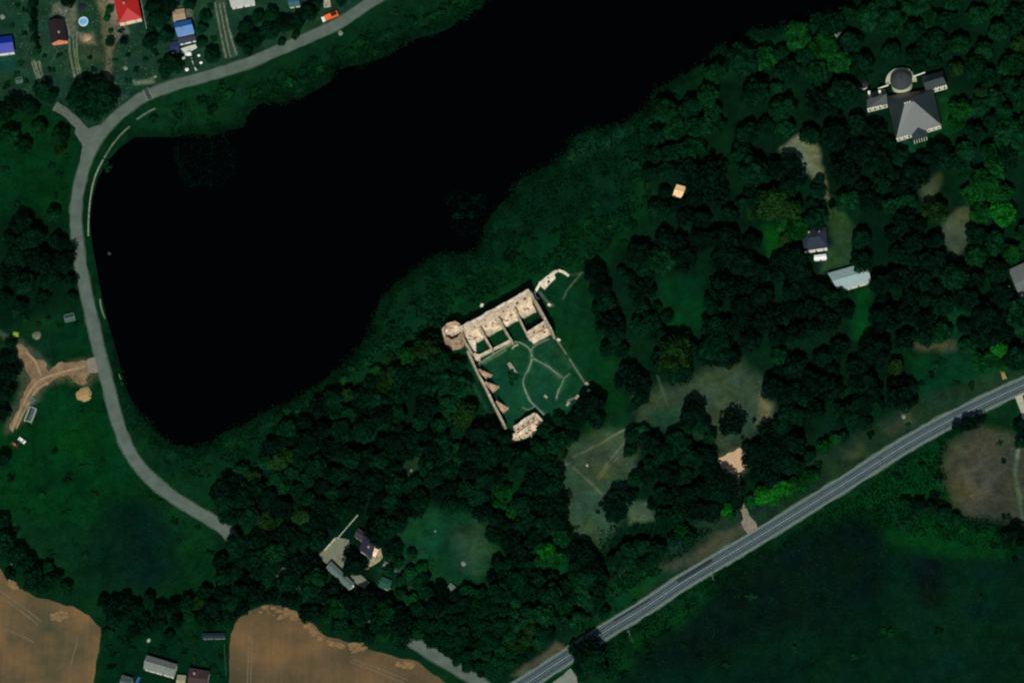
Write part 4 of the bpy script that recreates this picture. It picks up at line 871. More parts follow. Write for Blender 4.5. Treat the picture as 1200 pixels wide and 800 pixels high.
# ================================================================== vehicles and yard objects
def vehicle(name, label, cat, x, y, ang, L_, W_, H_, bodym, cabm=None, truck=False):
    t = thing(name, label, cat, at(x, y, 0), R(ang)); black = mat('rubber', (22, 22, 22))
    if truck:
        g = MB(); g.box(-L_/2, -W_/2, .5, L_/2, W_/2, .9); g.build('chassis', black, t)
        g = MB(); g.box(-L_/2+2.2, -W_/2, .92, L_/2, W_/2, H_, taper=.06); g.build('cargo_box', bodym, t)
        g = MB(); g.box(-L_/2-.1, -W_/2+.05, .92, -L_/2+2.0, W_/2-.05, H_-.5, taper=.12); cb = g.build('cab', cabm, t)
        g = MB(); g.box(-L_/2-.12, -W_/2+.3, 1.6, -L_/2+.0, W_/2-.3, H_-.9); g.build('windscreen', glass, cb)
        g = MB(); g.box(L_/2-4.2, -W_/2+.2, H_+.002, L_/2-.6, W_/2-.3, H_+.25); g.build('roof_hatch', mat('black_tarp', (30, 24, 24)), t)
        xs = (-L_/2+1.1, L_/2-2.6, L_/2-1.4); rw = .5
    else:
        g = MB(); g.box(-L_/2, -W_/2, .35, L_/2, W_/2, H_*.6, taper=.08); g.build('body', bodym, t)
        g = MB(); g.box(-L_*.3, -W_/2+.1, H_*.6, L_*.28, W_/2-.1, H_-.04, taper=.22); g.build('window_band', glass, t)
        g = MB(); g.box(-L_*.22, -W_/2+.28, H_-.039, L_*.2, W_/2-.28, H_+.03); g.build('roof', cabm or bodym, t)
        for s_ in (-1, 1): g = MB(); g.box(-L_/2-.02, s_*W_*.33-.15, .6, -L_/2+.05, s_*W_*.33+.15, .8); g.build('headlight', framew, t)
        xs = (-L_*.32, L_*.32); rw = .33
    for xx in xs:
        for s_ in (-1, 1):
            g = MB(); n = 12; yy = s_*(W_/2-.1)
            a = [(xx+rw*math.cos(2*math.pi*i/n), yy-.12, rw+rw*math.sin(2*math.pi*i/n)) for i in range(n)]; b = [(p[0], yy+.12, p[2]) for p in a]
            g.add(a+b, [tuple(range(n)), tuple(range(n, 2*n))[::-1]]+[(i, (i+1) % n, n+(i+1) % n, n+i) for i in range(n)]); g.build('wheel', black, t)
    return t
vehicle('lorry', 'orange lorry with a white cab on the edge of the lakeside road', 'lorry', 387, 21, 24, 10.2, 2.9, 3.2, mat('orange_paint', (236, 104, 46), var=.08, rough=.5), mat('white_paint', (226, 226, 216), var=.04, rough=.4), True)
vehicle('parked_van', 'white van parked in the meadow beside the dark red car', 'van', 26, 516.5, -38, 4.8, 2.1, 2.1, mat('white_paint', ()))
vehicle('parked_car', 'dark red car parked left of the white van', 'car', 17.5, 521.5, -38, 4.3, 1.9, 1.5, mat('dark_red_paint', (96, 30, 26), var=.05, rough=.4), mat('rust_roof', (150, 90, 70)))
vehicle('parked_car', 'small blue car at the bottom left beside the grey cottage', 'car', 162, 797, 70, 4.1, 1.8, 1.5, mat('blue_paint', (50, 96, 150), var=.05, rough=.4))
vehicle('parked_car', 'white car standing at the lower end of the farm barn', 'car', 411, 688.5, 40, 4.0, 1.8, 1.5, mat('white_paint', ()))
# greenhouse frame
def frame_box(x, y, ang, L_, W_, H_, label, m, name='greenhouse', cat='greenhouse'):
    t = thing(name, label, cat, at(x, y, 0), R(ang)); g = MB()
    for s_ in (-1, 1):
        g.tube([(-L_/2, s_*W_/2, .1), (L_/2, s_*W_/2, .1)], [.12]*2); g.tube([(-L_/2, s_*W_/2, H_), (L_/2, s_*W_/2, H_)], [.14]*2)
    for e in (-1, 1): g.tube([(e*L_/2, -W_/2, H_), (e*L_/2, 0, H_+.7), (e*L_/2, W_/2, H_)], [.14]*3)
    g.build('frame', m, t)
    for k in range(5):
        for s_ in (-1, 1): g = MB(); g.tube([(-L_/2+L_*k/4, s_*W_/2, 0), (-L_/2+L_*k/4, s_*W_/2, H_)], [.1]*2); g.build('post', m, t)
    g = MB(); g.add([(-L_/2, -W_/2+.1, H_-.1), (L_/2, -W_/2+.1, H_-.1), (L_/2, 0, H_+.55), (-L_/2, 0, H_+.55)], [(0, 1, 2, 3)]); g.add([(-L_/2, -W_/2+.1, H_-.16), (L_/2, -W_/2+.1, H_-.16), (L_/2, 0, H_+.49), (-L_/2, 0, H_+.49)], [(3, 2, 1, 0)])
    g.build('covering', mat('dull_film', (64, 80, 76), var=.4, scale=.8), t)
frame_box(36, 487, 72, 9, 4.2, 2.0, 'greyish greenhouse with pale frame beside the dirt track', mat('pale_frame', (170, 196, 180), var=.15))
frame_box(38, 470, 60, 3, 2.2, 1.8, 'small teal-grey cold frame at the upper end of the greenhouse', mat('teal_frame', (90, 130, 118), var=.15))
frame_box(82, 373, 15, 6, 4, 2, 'dark collapsed shelter with pale frame left of the lake road', mat('teal_frame', ()), 'shelter', 'shelter')
frame_box(23, 95, 10, 4, 3, 1.5, 'small pale greenish enclosure in the grass below the blue-roofed house', mat('teal_frame', ()), 'enclosure', 'enclosure')
# roadside poles
def pole(x, y, label):
    t = thing('utility_pole', label, 'pole', at(x, y), 0, 'poles beside the highway'); m = mat('grey_pole', (130, 140, 132), var=.1)
    g = MB(); g.cyl(0, 0, 0, 7.5, .16, .1, 8); g.build('post', m, t)
    g = MB(); g.box(-.9, -.06, 6.9, .9, .06, 7.05, R(30)); g.build('crossarm', m, t)
for p in ((836, 679, 'grey pole beside the middle of the highway, below the asphalt repair'), (738, 744, 'grey pole on the grass verge right of the big tree over the highway'), (1033, 547, 'grey pole on the lower side of the highway near the bare brown field'), (1197, 520, 'grey pole at the right edge beside the pale gravel lane')): pole(*p)
def small(name, x, y, s, h, m, label, cat, n=7):
    g = MB(); c = at(x, y); a0 = x
    rings = [(s, 0), (s*.95, h*.5), (s*.6, h*.9), (.05, h)]
    for r_, z_ in rings: g.v += [(r_*(1+.15*math.sin(a0+k*2.1))*math.cos(2*math.pi*k/n), r_*(1+.15*math.sin(a0+k*2.1))*math.sin(2*math.pi*k/n), z_) for k in range(n)]
    for j in range(3):
        for k in range(n): g.f.append((j*n+k, j*n+(k+1) % n, (j+1)*n+(k+1) % n, (j+1)*n+k))
    o = g.build(name, m); o.location = c; tag(o, label, cat)
pb = mat('pale_stone', (104, 120, 100), var=.2); gb = mat('white_sack', (140, 156, 138), var=.1)
small('boulder', 482, 551, .9, .7, pb, 'small whitish boulder in the little forest clearing left of the castle road', 'boulder')
small('boulder', 688, 545, .9, .7, mat('pale_stone2', (150, 150, 128)), 'single white boulder in the pale meadow', 'boulder')
small('boulder', 399, 39, 1.7, 1.0, pb, 'pale boulder heap on the bank below the orange lorry', 'boulder')
small('boulder', 128, 297, 1.2, .5, mat('wet_stone', (40, 48, 44)), 'dark stone just out of the water near the lake road', 'boulder')
small('boulder', 510, 622, .7, .6, pb, 'tiny pale stone in the upper left of the round clearing', 'boulder')
small('boulder', 543, 660, 1.6, .7, pb, 'grey stone group low in the round clearing', 'boulder')
small('hay_bale', 174.5, 750, 1.3, 1.2, gb, 'white wrapped bale on the grass above the pale grey barn', 'bale')
small('boulder', 1181, 336, 1.2, .9, mat('straw_stone', (150, 165, 120)), 'pale greenish lump beside the grey roof at the right edge', 'boulder')
small('boulder', 1059, 488, 1.5, .8, pb, 'pale boulder heap below the round dark tree by the highway', 'boulder')
small('boulder', 182, 90, 1.1, .6, pb, 'whitish stone on the verge where the road bends toward the village', 'boulder')
small('boulder', 147, 80, 1.5, .6, pb, 'pale stone patch in the yard under the red-roofed house', 'boulder')
small('yellow_bush', 18.5, 392, 2.0, 1.6, mat('yellow_green', (120, 150, 50), var=.4, scale=2), 'bright yellow-green round bush near the left edge', 'bush', 11)
small('boulder', 962, 122+6, 2.0, 1.4, mat('teal_tarp', (14, 66, 52), var=.2), 'small teal covered heap in the wood left of the mansion', 'heap', 10)
small('boulder', 3, 20, 1.8, 1.0, pb, 'grey stone heap at the left edge above the blue roof', 'boulder')
small('tarp_heap', 96, 8, 2.2, 1.0, mat('navy_tarp', (14, 18, 38), var=.3), 'dark navy covered heap above the round pool', 'heap', 9)
# ================================================================== trees
def crown_mesh(name, seed, spiky=False, n_clump=22, nleaf=80, conical=False):
    """leaf-clump crown, unit radius 1, height 0..~1.25; every face a small leaf cluster"""
    r = np.random.default_rng(seed); V = []; 
    cl = []
    for i in range(n_clump):
        for _ in range(30):
            d = r.normal(size=3); d /= np.linalg.norm(d); d[2] = abs(d[2])*.9-.15
            k = r.uniform(.35, .8) if not spiky else r.uniform(.25, 1.0)
            p = np.array([d[0]*k, d[1]*k, .5+d[2]*.62*k])
            if conical: hgt = r.uniform(0, 1); a = r.uniform(0, 6.28); rr = (1-hgt)*.72*r.uniform(.4, 1); p = np.array([rr*math.cos(a), rr*math.sin(a), .1+hgt*1.5])
            if all(np.linalg.norm(p-q[0]) > .26 for q in cl) or _ == 29: break
        rad = r.uniform(.22, .42)*(.72 if spiky else 1)*(.8 if conical else 1)
        cl.append((p, rad))
    for p, rad in cl:
        n = int(nleaf*(rad/.32)**2)
        d = r.normal(size=(n, 3)); d /= np.linalg.norm(d, axis=1)[:, None]; d[:, 2] = np.where(d[:, 2] < -.35, -d[:, 2], d[:, 2])
        pos = p+d*rad*r.uniform(.78, 1.08, (n, 1))*np.array([1, 1, .85])
        nr = d+r.normal(size=(n, 3))*.38; nr /= np.linalg.norm(nr, axis=1)[:, None]
        t1 = np.cross(nr, r.normal(size=(n, 3))); t1 /= np.linalg.norm(t1, axis=1)[:, None]; t2 = np.cross(nr, t1)
        s1 = r.uniform(.05, .1, (n, 1)); s2 = s1*r.uniform(.6, 1.0, (n, 1))
        V.append(np.stack([pos-t1*s1-t2*s2*.5, pos+t2*s2*-1, pos+t1*s1-t2*s2*.3, pos+t1*s1*.5+t2*s2, pos-t1*s1*.7+t2*s2*.8], 1).reshape(-1, 3))
    V = np.concatenate(V); V[:, 2] = np.maximum(V[:, 2], .02); F = np.arange(len(V)).reshape(-1, 5)
    return V, F
def bare_mesh(seed, spread=.55):
    r = random.Random(seed); g = MB()
    g.tube([(0, 0, 0), (.01, 0, .5), (.03, .02, 1.0), (0, .03, 1.35)], [.06, .048, .035, .015], 7)
    for k in range(6):
        a = k*1.05+r.uniform(-.3, .3); z0 = r.uniform(.5, 1.0)
        g.tube([(.02*math.cos(a), .02*math.sin(a), z0), (spread*.5*math.cos(a), spread*.5*math.sin(a), z0+.25), (spread*math.cos(a+.2), spread*math.sin(a+.2), z0+.5)], [.025, .016, .006], 5)
    return g
bark = mat('bark', (40, 38, 30), var=.3, scale=2)
CR = []
for i in range(9): CR.append(crown_mesh('crown', 100+i, n_clump=20+i, nleaf=88))
for i in range(3): CR.append(crown_mesh('crown', 200+i, spiky=True, n_clump=30, nleaf=70))
for i in range(2): CR.append(crown_mesh('crown', 300+i, conical=True, n_clump=26, nleaf=60))
crown_me = [np_mesh('crown', V, F, LEAF) for V, F in CR]
proto_trunk = []
for i in range(3):
    o = bare_mesh(i).build('trunk', bark); proto_trunk.append(o)
TONE = dict(D=(4, 26, 14), K=(3, 18, 11), M=(6, 34, 16), O=(14, 35, 12), T=(7, 38, 19), G=(7, 44, 14), B=(11, 64, 14), S=(4, 27, 13))
TW = dict(D='dark green', K='blackish green', M='mid green', O='olive green', T='teal green', G='fresh green', B='bright green', S='dark bluish green')
LANDM = [("the castle's octagonal tower", 531, 395), ('the gatehouse ruin', 617, 500), ('the courtyard wall footing', 670, 420), ('the tan kiosk', 795, 222), ('the domed mansion', 1060, 120), ('the slate-roofed villa', 956, 282), ('the whitish-blue barn roof', 995, 325), ('the right-edge grey roof', 1195, 330), ('the sandy car park', 858, 540), ('the short dirt road', 873, 600), ('the bare brown field', 1150, 560), ('the pale mown meadow', 695, 580), ('the dry grass clearing', 850, 465), ('the farmyard barn', 400, 675), ('the round forest clearing', 540, 640), ("the lake road's lower end", 262, 618), ("the brown field's tip", 320, 712), ('the round sand heap', 98, 461), ('the sky blue cottage', 215, 38), ('the red-roofed house', 150, 15), ('the dark-roofed house', 66, 38), ('the orange lorry', 387, 20), ('the side road junction', 90, 150), ('the highway lay-by', 655, 795), ('the long dark shed', 251, 744), ("the lake's lower tip", 225, 528), ('the bastion ruin', 645, 325), ('the pale park clearing', 940, 190), ('the left brown field', 50, 730), ('the faint grass glade', 800, 350), ('the lower right green field', 950, 690), ('the reed bay', 570, 290), ('the greenhouse', 36, 485), ('the whitish-roofed house', 283, 4), ('the teal-roofed shed', 450, 682), ('the buttressed castle wall', 575, 465), ('the small forest clearing', 480, 550), ('the right park gap', 1120, 270), ('the highway repair strip', 815, 670), ('the blue-roofed house', 5, 53)]
ORD = 'nearest second third fourth fifth sixth seventh eighth ninth tenth eleventh twelfth thirteenth fourteenth fifteenth sixteenth seventeenth eighteenth nineteenth twentieth'.split()
DIRS = ['right', 'upper right', 'top', 'upper left', 'left', 'lower left', 'bottom', 'lower right']
def auto_labels(items, word):
    """items: [(obj, px, py, r, tone)]; a label that counts outwards from the closest landmark on one side"""
    g = {}
    for it in items:
        o, x, y, r_, tn = it; k = min(range(len(LANDM)), key=lambda j: math.hypot(x-LANDM[j][1], y-LANDM[j][2]))
        a = math.degrees(math.atan2(-(y-LANDM[k][2]), x-LANDM[k][1])) % 360; s = int(((a+22.5) % 360)//45); g.setdefault((k, s), []).append((math.hypot(x-LANDM[k][1], y-LANDM[k][2]), it))
    for (k, s), L_ in g.items():
        L_.sort(key=lambda q: q[0])
        for i, (_, (o, x, y, r_, tn)) in enumerate(L_):
            size = 'small' if r_ < 9 else ('large' if r_ > 17 else 'medium')
            side = {'top': 'above', 'bottom': 'below'}.get(DIRS[s], 'to %s of' % DIRS[s])
            if word == 'bush': size = 'low' if r_ < 4.5 else 'wide'
            o['label'] = '%s %s %s, %s %s %s' % (size, TW[tn], word, ORD[i] if i < 20 else str(i+1)+'th', side, LANDM[k][0])
trees = []
def T(x, y, r, tone='D', kind=None): trees.append((x, y, r, tone, kind))
EXP = """98 108 15 D;116 106 15 D;88 116 11 D;125 118 13 D;106 124 17 D;116 132 10 M
50 106 11 S;60 114 8 D;16 122 12 K;4 134 10 D;30 124 8 S;38 128 9 D;70 160 11 M;45 150 9 M;10 160 12 M;70 175 8 O;26 172 10 M
201 76 12 S;193 84 8 S;194 42 9 D;186 22 11 D;180 8 10 D;198 8 9 K;247 66 9 D;145 48 5 K;176 50 9 D;240 20 7 M;236 34 7 M;222 6 7 D;236 50 6 M
38 4 7 D;39 18 6 D;38 31 7 D;40 45 6 D;43 60 6 M;80 1 9 K;128 12 5 G;125 22 4 G;128 50 6 M
288 32 9 D;300 46 10 D;316 38 11 D;332 30 10 D;348 26 10 D;362 14 10 D;318 18 9 M;302 22 8 M;372 4 7 D;346 42 5 O;290 60 6 D;330 50 5 M;400 2 6 D;282 48 7 K
24 262 13 K;36 280 14 D;62 252 9 M;68 285 11 K;74 306 13 K;18 300 13 D;44 305 15 K;60 328 13 D;82 330 8 D;8 322 12 K;30 332 12 D;10 282 9 D;50 350 9 S;84 350 7 M;24 358 8 D;4 350 9 D;84 290 6 K
8 420 10 K;6 440 13 K;4 462 12 K;20 432 7 K;2 485 9 K;2 538 9 K;12 404 7 D
4 636 13 D;16 650 13 D;28 662 12 D;12 672 6 K;40 674 11 D;50 688 9 D;34 688 6 D;62 680 10 D;76 690 8 M;2 612 9 D;56 665 7 M
130 712 10 K;146 706 9 K;160 714 9 D;174 704 8 D;150 724 10 D;132 728 8 D;188 716 9 K;204 712 9 K;218 708 9 D;232 706 8 O;168 728 8 K;186 732 8 D;240 694 8 D;120 705 7 D;206 728 7 K;236 724 8 D;222 722 7 T;250 712 10 K;260 696 10 K;262 676 10 D;258 658 9 K;172 740 7 D;126 742 7 M;156 740 8 K;198 745 6 D;248 730 8 D
270 572 15 K;262 590 11 D;284 585 14 D;268 606 10 D;254 578 8 K;300 575 12 D;314 586 13 K;330 595 13 K;290 604 13 D
500 410 15 O;515 425 14 M;495 432 14 D;478 442 14 D;480 418 13 G;466 436 10 M;505 400 10 M;535 432 10 D;520 448 15 D;500 455 14 D;470 460 13 D;452 448 12 O;440 436 8 G;425 468 13 D;440 470 13 D
560 512 15 K;575 505 12 K;552 530 14 K;575 530 15 D;598 534 13 D;590 518 10 D;616 540 15 D;640 545 13 D;632 528 13 M;640 505 11 D;655 492 8 D;652 518 13 M;668 512 10 D;630 562 14 K;645 572 13 D;640 592 13 K;655 590 12 K;652 610 12 K;636 615 13 D;650 555 10 S
690 478 17 K;678 490 12 K;700 492 10 K;704 470 8 D;670 498 9 D
697 322 13 K;704 340 12 K;712 355 10 D;704 362 9 D;714 380 14 K;722 395 10 D;712 408 8 D;728 412 8 D;720 374 8 K
738 440 13 K;748 452 13 K;736 455 9 D;752 465 9 D;726 448 7 K;745 475 6 D
750 300 15 K;756 318 11 D;752 340 14 K;752 360 9 D;757 380 16 D;772 395 10 D;790 415 21 O;796 435 17 D;775 425 13 D;806 410 12 D;838 408 17 D;852 420 13 K;830 420 10 K;836 384 14 D
735 325 7 D;728 318 6 D;780 372 8 D;770 362 6 D
812 484 16 K;822 498 11 D;806 500 9 D;832 512 8 M;858 496 13 K;852 502 8 K;864 500 7 K
740 512 9 D;752 506 9 T;738 528 8 D;762 520 13 K;778 532 13 D;768 545 13 D;795 520 15 D;808 535 13 D;784 555 13 K;756 556 10 K;745 562 9 M;740 580 8 D;728 585 14 K;716 592 10 K;722 604 10 D;800 558 12 D;826 536 13 K;832 552 13 K;848 562 12 K;858 575 12 K;842 580 12 D;824 575 12 K;806 580 13 K;790 582 12 K;775 580 10 D;815 598 12 K;834 600 12 K;796 602 12 D;778 606 11 D;765 592 7 D;864 590 8 D
880 540 11 K;892 530 14 K;908 520 14 K;900 545 14 K;886 556 9 K;918 538 13 K;930 520 13 K;876 525 7 K;900 506 11 K;918 500 12 D;905 562 10 K;935 548 9 D;948 535 7 D
930 460 14 K;944 468 10 D;920 472 9 D;925 485 12 D;938 488 10 D;1006 432 13 K;1016 448 12 K;1004 455 10 D;1022 462 12 K;1026 478 10 D;1008 475 14 K;994 488 13 D;1012 494 10 K;985 480 9 D;1052 452 11 K;1056 464 15 K;1066 455 10 K;1050 430 9 O;1048 470 9 K;1068 470 8 K
966 524 9 G;978 515 7 G;988 512 6 M;948 560 10 G;930 568 9 G;915 572 11 B;895 580 11 B;880 588 8 G;905 585 8 B;925 580 7 G;940 572 8 G
848 597 9 B;856 604 6 G;800 622 9 G;808 632 8 M;790 632 8 D;770 645 10 D;752 640 10 S;735 648 12 S;720 660 10 S;745 662 9 S;760 658 8 D;706 676 8 D
690 758 12 K;682 766 12 K;698 768 12 D;692 780 13 D;680 780 9 K;672 760 7 D;704 784 8 M;684 790 8 D
672 645 11 K;684 640 8 K;690 652 10 K;698 664 9 K;688 675 11 D;700 688 9 D;676 664 10 D;700 704 8 D;708 718 7 D;640 645 11 B;652 655 10 G;632 660 9 G
1134 497 9 K;1146 493 8 K;1122 502 7 D;790 242 8 K;802 238 7 K;778 226 7 K;1198 500 10 K;1196 520 7 D
1062 590 7 D;1076 592 8 K;1092 596 8 D;1106 602 8 D;1192 622 10 K;1180 630 8 D;1200 640 9 D;1120 608 7 M
1155 215 18 G;1172 228 13 G;1140 230 12 G;1165 200 13 G;1175 250 14 B;1150 250 12 G;1130 200 10 M;1185 155 17 T;1195 170 12 T;1175 165 10 G;1126 130 14 G;1120 146 10 G;1145 300 13 M;1165 285 13 M;1130 178 13 M;1118 190 10 M
1160 420 10 G;1172 410 9 B;1150 430 9 G;1176 428 8 G;1144 418 7 G
990 200 18 K;1010 180 18 K;1022 160 15 K;1005 150 14 D;1028 190 16 K;1040 172 10 D;1102 178 14 K;1092 188 13 K;1112 190 12 D;1078 186 8 K;934 206 11 K;926 190 11 K;910 200 12 K;958 225 9 D;952 240 8 D;960 212 6 D;975 240 5 K
926 306 17 K;912 318 14 K;935 320 14 K;945 332 12 K;930 340 14 K;960 340 12 K;975 350 11 D;984 345 8 D
905 240 18 O;925 245 14 O;915 262 10 G;890 235 12 D;885 250 9 O;600 600 8 G;590 575 10 G;585 590 8 G
412 655 9 K;416 666 10 K;408 668 7 K;425 664 8 K;408 648 6 D;438 625 12 K;450 632 10 K;452 620 12 D;446 612 10 D;404 702 8 K;390 692 8 K;376 676 8 K;368 662 8 K;425 700 8 K;440 702 9 K;392 682 5 K;466 660 6 M;455 668 6 T;482 650 6 M
494 665 7 G;480 672 8 T;470 680 7 M;492 685 8 T;500 695 8 D;515 688 7 K;518 700 9 K;498 676 6 D;508 712 10 K;482 702 8 G;470 696 7 M;535 698 7 K;545 706 9 K""".replace('\n', ';').split(';')
for e in EXP:
    a = e.split(); x, y, r, tn = float(a[0]), float(a[1]), float(a[2]), a[3]
    T(x, y, r, tn)
WOODS = [  # polygon, radius range, tones
 ([(258, 560), (300, 546), (338, 498), (372, 476), (425, 448), (470, 450), (540, 440), (548, 490), (560, 500), (600, 530), (660, 530), (650, 600), (668, 640), (700, 690), (690, 735), (640, 745), (600, 700), (560, 690), (520, 690), (480, 760), (440, 748), (400, 742), (372, 730), (345, 705), (300, 700), (268, 730), (252, 700), (262, 640), (285, 620)], (8, 14), 'DDDKKKMS'),
 ([(780, 125), (850, 75), (900, 48), (985, 18), (1040, 0), (1230, -30), (1230, 440), (1060, 440), (1000, 470), (900, 520), (880, 470), (870, 420), (800, 400), (830, 360), (830, 310), (770, 310), (760, 260), (760, 180)], (10, 19), 'DDDKKMMOS'),
 ([(500, 700), (540, 690), (600, 700), (650, 745), (600, 785), (560, 790), (520, 765), (495, 745)], (6, 9), 'SSDDT'),
]
CLEAR = [[(455, 635), (480, 605), (505, 594), (562, 598), (588, 650), (565, 690), (510, 694), (480, 665)], [(574, 560), (606, 562), (600, 592), (586, 600)], [(424, 505), (450, 495), (442, 528), (424, 530)], [(467, 542), (490, 542), (492, 563), (470, 565)], [(366, 645), (395, 615), (425, 595), (460, 640), (465, 695), (430, 706), (405, 706), (375, 680)], [(425, 650), (510, 655), (510, 710), (440, 715)], [(625, 632), (668, 630), (665, 680), (630, 670)],
 [(268, 720), (330, 702), (400, 742), (480, 772), (540, 800), (260, 800)],
 [(915, 172), (935, 155), (965, 172), (985, 235), (1005, 270), (1003, 315), (1025, 330), (1028, 405), (1000, 405), (985, 345), (935, 312), (935, 265), (960, 260), (955, 225), (925, 215)], [(992, 92), (1040, 82), (1060, 62), (1080, 75), (1120, 75), (1120, 105), (1115, 160), (1095, 175), (1040, 185), (1034, 140), (1000, 146)], [(1078, 210), (1102, 200), (1098, 248), (1084, 248)], [(1103, 255), (1140, 240), (1142, 280), (1118, 305), (1106, 285)], [(1105, 330), (1132, 330), (1128, 405), (1105, 405)], [(890, 262), (922, 262), (910, 320), (893, 290)], [(1070, 400), (1122, 400), (1140, 445), (1060, 445)], [(782, 204), (808, 204), (810, 240), (782, 240)], [(1178, 300), (1210, 300), (1210, 360), (1178, 352)], [(845, 400), (900, 420), (910, 520), (845, 520)], [(770, 325), (822, 325), (830, 380), (808, 395), (775, 390)], [(820, 165), (850, 160), (860, 200), (815, 205)], [(920, 90), (990, 95), (985, 120), (925, 118)], [(878, 405), (905, 405), (908, 440), (890, 455), (872, 440)], [(1008, 415), (1040, 415), (1038, 440), (1010, 436)], [(1000, 95), (1020, 90), (1020, 110), (1000, 112)]]
for i_, q_ in enumerate(q for q in spline([(284, 640), (305, 655), (360, 690), (430, 722), (476, 748)], 11) if not (372 < q[0] < 425 and q[1] < 712)): T(q_[0]+(9 if i_ % 2 else -7), q_[1]-6+(-7 if i_ % 2 else 5), 13, 'DKDM'[i_ % 4])
DARKSTAND = [[(750, 200), (790, 190), (880, 200), (890, 300), (860, 310), (770, 300)], [(800, 300), (900, 300), (935, 310), (1000, 345), (1000, 440), (850, 400), (815, 360)], [(950, 120), (1035, 120), (1050, 190), (1110, 170), (1120, 195), (1050, 230), (1010, 240), (960, 215)], [(1000, 240), (1080, 245), (1110, 300), (1100, 400), (1025, 400), (1000, 330)], [(880, 440), (1040, 410), (1040, 500), (900, 560), (860, 520)], [(1120, 330), (1180, 330), (1190, 400), (1130, 400)]]
occ = [(t[0], t[1], t[2]) for t in trees]; rnd = random.Random(5)
for poly, (ra, rb), tones in WOODS:
    xs = [p[0] for p in poly]; ys = [p[1] for p in poly]
    for _ in range(9000):
        x = rnd.uniform(min(xs), max(xs)); y = rnd.uniform(min(ys), max(ys))
        r = rnd.uniform(ra, rb)*(1 if _ < 4500 else .75)
        if not inpoly(np.array([x]), np.array([y]), poly)[0]: continue
        if any(inpoly(np.array([x]), np.array([y]), c)[0] for c in CLEAR): continue
        if any((x-a)**2+(y-b)**2 < ((r+c)*(.8 if x > 700 else .72))**2 for a, b, c in occ): continue
        if dseg(np.array([x]), np.array([y+5]), ROAD_H, False)[0] < 18: continue
        if x > 690 and float(fbm(np.array([x+300]), np.array([y]), 42, 2)[0]) > .22: continue
        if x < 690 and y < 620 and float(fbm(np.array([x+90]), np.array([y+40]), 34, 2)[0]) > .34: continue
        if x < 280 and dseg(np.array([x]), np.array([y+5]), ROAD_W, False)[0] < 16: continue
        # tones follow broad patches so the wood reads as stands, not confetti
        k = float(fbm(np.array([x]), np.array([y]), 70, 2)[0]); tn = rnd.choice(tones)
        if x > 700:
            dk = any(inpoly(np.array([x]), np.array([y]), q)[0] for q in DARKSTAND)
            tn = rnd.choice('KKKKD') if dk else rnd.choice('MMMDDOGTS' if k > -.15 else 'MDDDOS')
        else:
            if k > .2: tn = rnd.choice('MMDOT')
            if k < -.1 and tn in 'MO': tn = 'K'
        occ.append((x, y, r)); T(x, y, r, tn)
trees.sort(key=lambda t: -t[2] if -10 < t[0] < 1210 and -10 < t[1] < 810 else 50)
print('trees', len(trees))
items = []; rnd = random.Random(9); stuffV = {}; 
for i, (x, y, r, tn, kd) in enumerate(trees):
    rm = r*MPP*1.08; ht = rm*rnd.uniform(1.75, 2.2)+1.2         # crown half-way height decides where the stem stands
    if tn in 'GBT': ht *= .8
    p = at(x, y, ht*.62); base = Vector((p.x, p.y, 0))
    v = rnd.choice([0, 1, 2, 3, 4, 5, 6, 7, 8] if tn not in 'K' else [0, 1, 2, 3, 4, 5, 9, 10, 11]); rz = rnd.uniform(0, 6.28)
    if r <= 7.2 and 33 < x < 44 and y < 70: v = 12
    ch = ht*.72; jit = rnd.uniform(.85, 1.2); c = tuple(min(1, k*jit*1.5) for k in lin(TONE[tn]))
    sx, sy = rm*rnd.uniform(.92, 1.08), rm*rnd.uniform(.92, 1.08)
    if i < 298:
        t = thing('broadleaf_tree' if v < 12 else 'conifer_tree', 'x', 'tree', base, rz, 'trees of the park, woods and gardens')
        k = proto_trunk[i % 3] if i < 3 else proto_trunk[i % 3].copy()
        if i >= 3: S.collection.objects.link(k)
        k.parent = t; k.scale = (ht*.5, ht*.5, ht*.52)
        cr = bpy.data.objects.new('crown', crown_me[v]); S.collection.objects.link(cr); cr.parent = t
        cr.location = (0, 0, ht-ch*1.0); cr.scale = (sx, sy, ch/1.15); cr.color = (*c, 1)
        items.append((t, x, y, r, tn))
    else:
        V, F_ = CR[v]; W_ = V*np.array([sx, sy, ch/1.15]); ca_, sa_ = math.cos(rz), math.sin(rz)
        W_ = np.stack([W_[:, 0]*ca_-W_[:, 1]*sa_+p.x, W_[:, 0]*sa_+W_[:, 1]*ca_+p.y, W_[:, 2]+ht-ch], 1)
        stuffV.setdefault('w', []).append((W_, c, base, ht))
auto_labels(items, 'tree')
# the remaining, smaller trees of the woods: one mass, stems and leaves together
if stuffV:
    L_ = stuffV['w']; V = np.concatenate([a[0] for a in L_]); F_ = np.arange(len(V)).reshape(-1, 5)
    m = leaf_material('wood_leaves', False); n_ = m.node_tree; a_ = n_.nodes.new('ShaderNodeAttribute'); a_.attribute_name = 'tone'
    for nd in n_.nodes:
        if nd.type == 'VECT_MATH': n_.links.new(a_.outputs['Color'], nd.inputs[0])
    me = np_mesh('woodland', V, F_, m); ca = me.color_attributes.new('tone', 'FLOAT_COLOR', 'POINT')
    C_ = np.concatenate([np.tile(np.array([*a[1], 1.0], np.float32), (len(a[0]), 1)) for a in L_]); ca.data.foreach_set('color', C_.ravel())
    o = bpy.data.objects.new('woodland', me); S.collection.objects.link(o); tag(o, 'smaller crowns filling the gaps of the woods between the big trees', 'woodland', kind='stuff')
    g = MB()
    for a in L_: g.cyl(a[2].x, a[2].y, 0, a[3]*.5, .22, .1, 5)
    k = g.build('trunk', bark, o); k['kind'] = 'stuff'
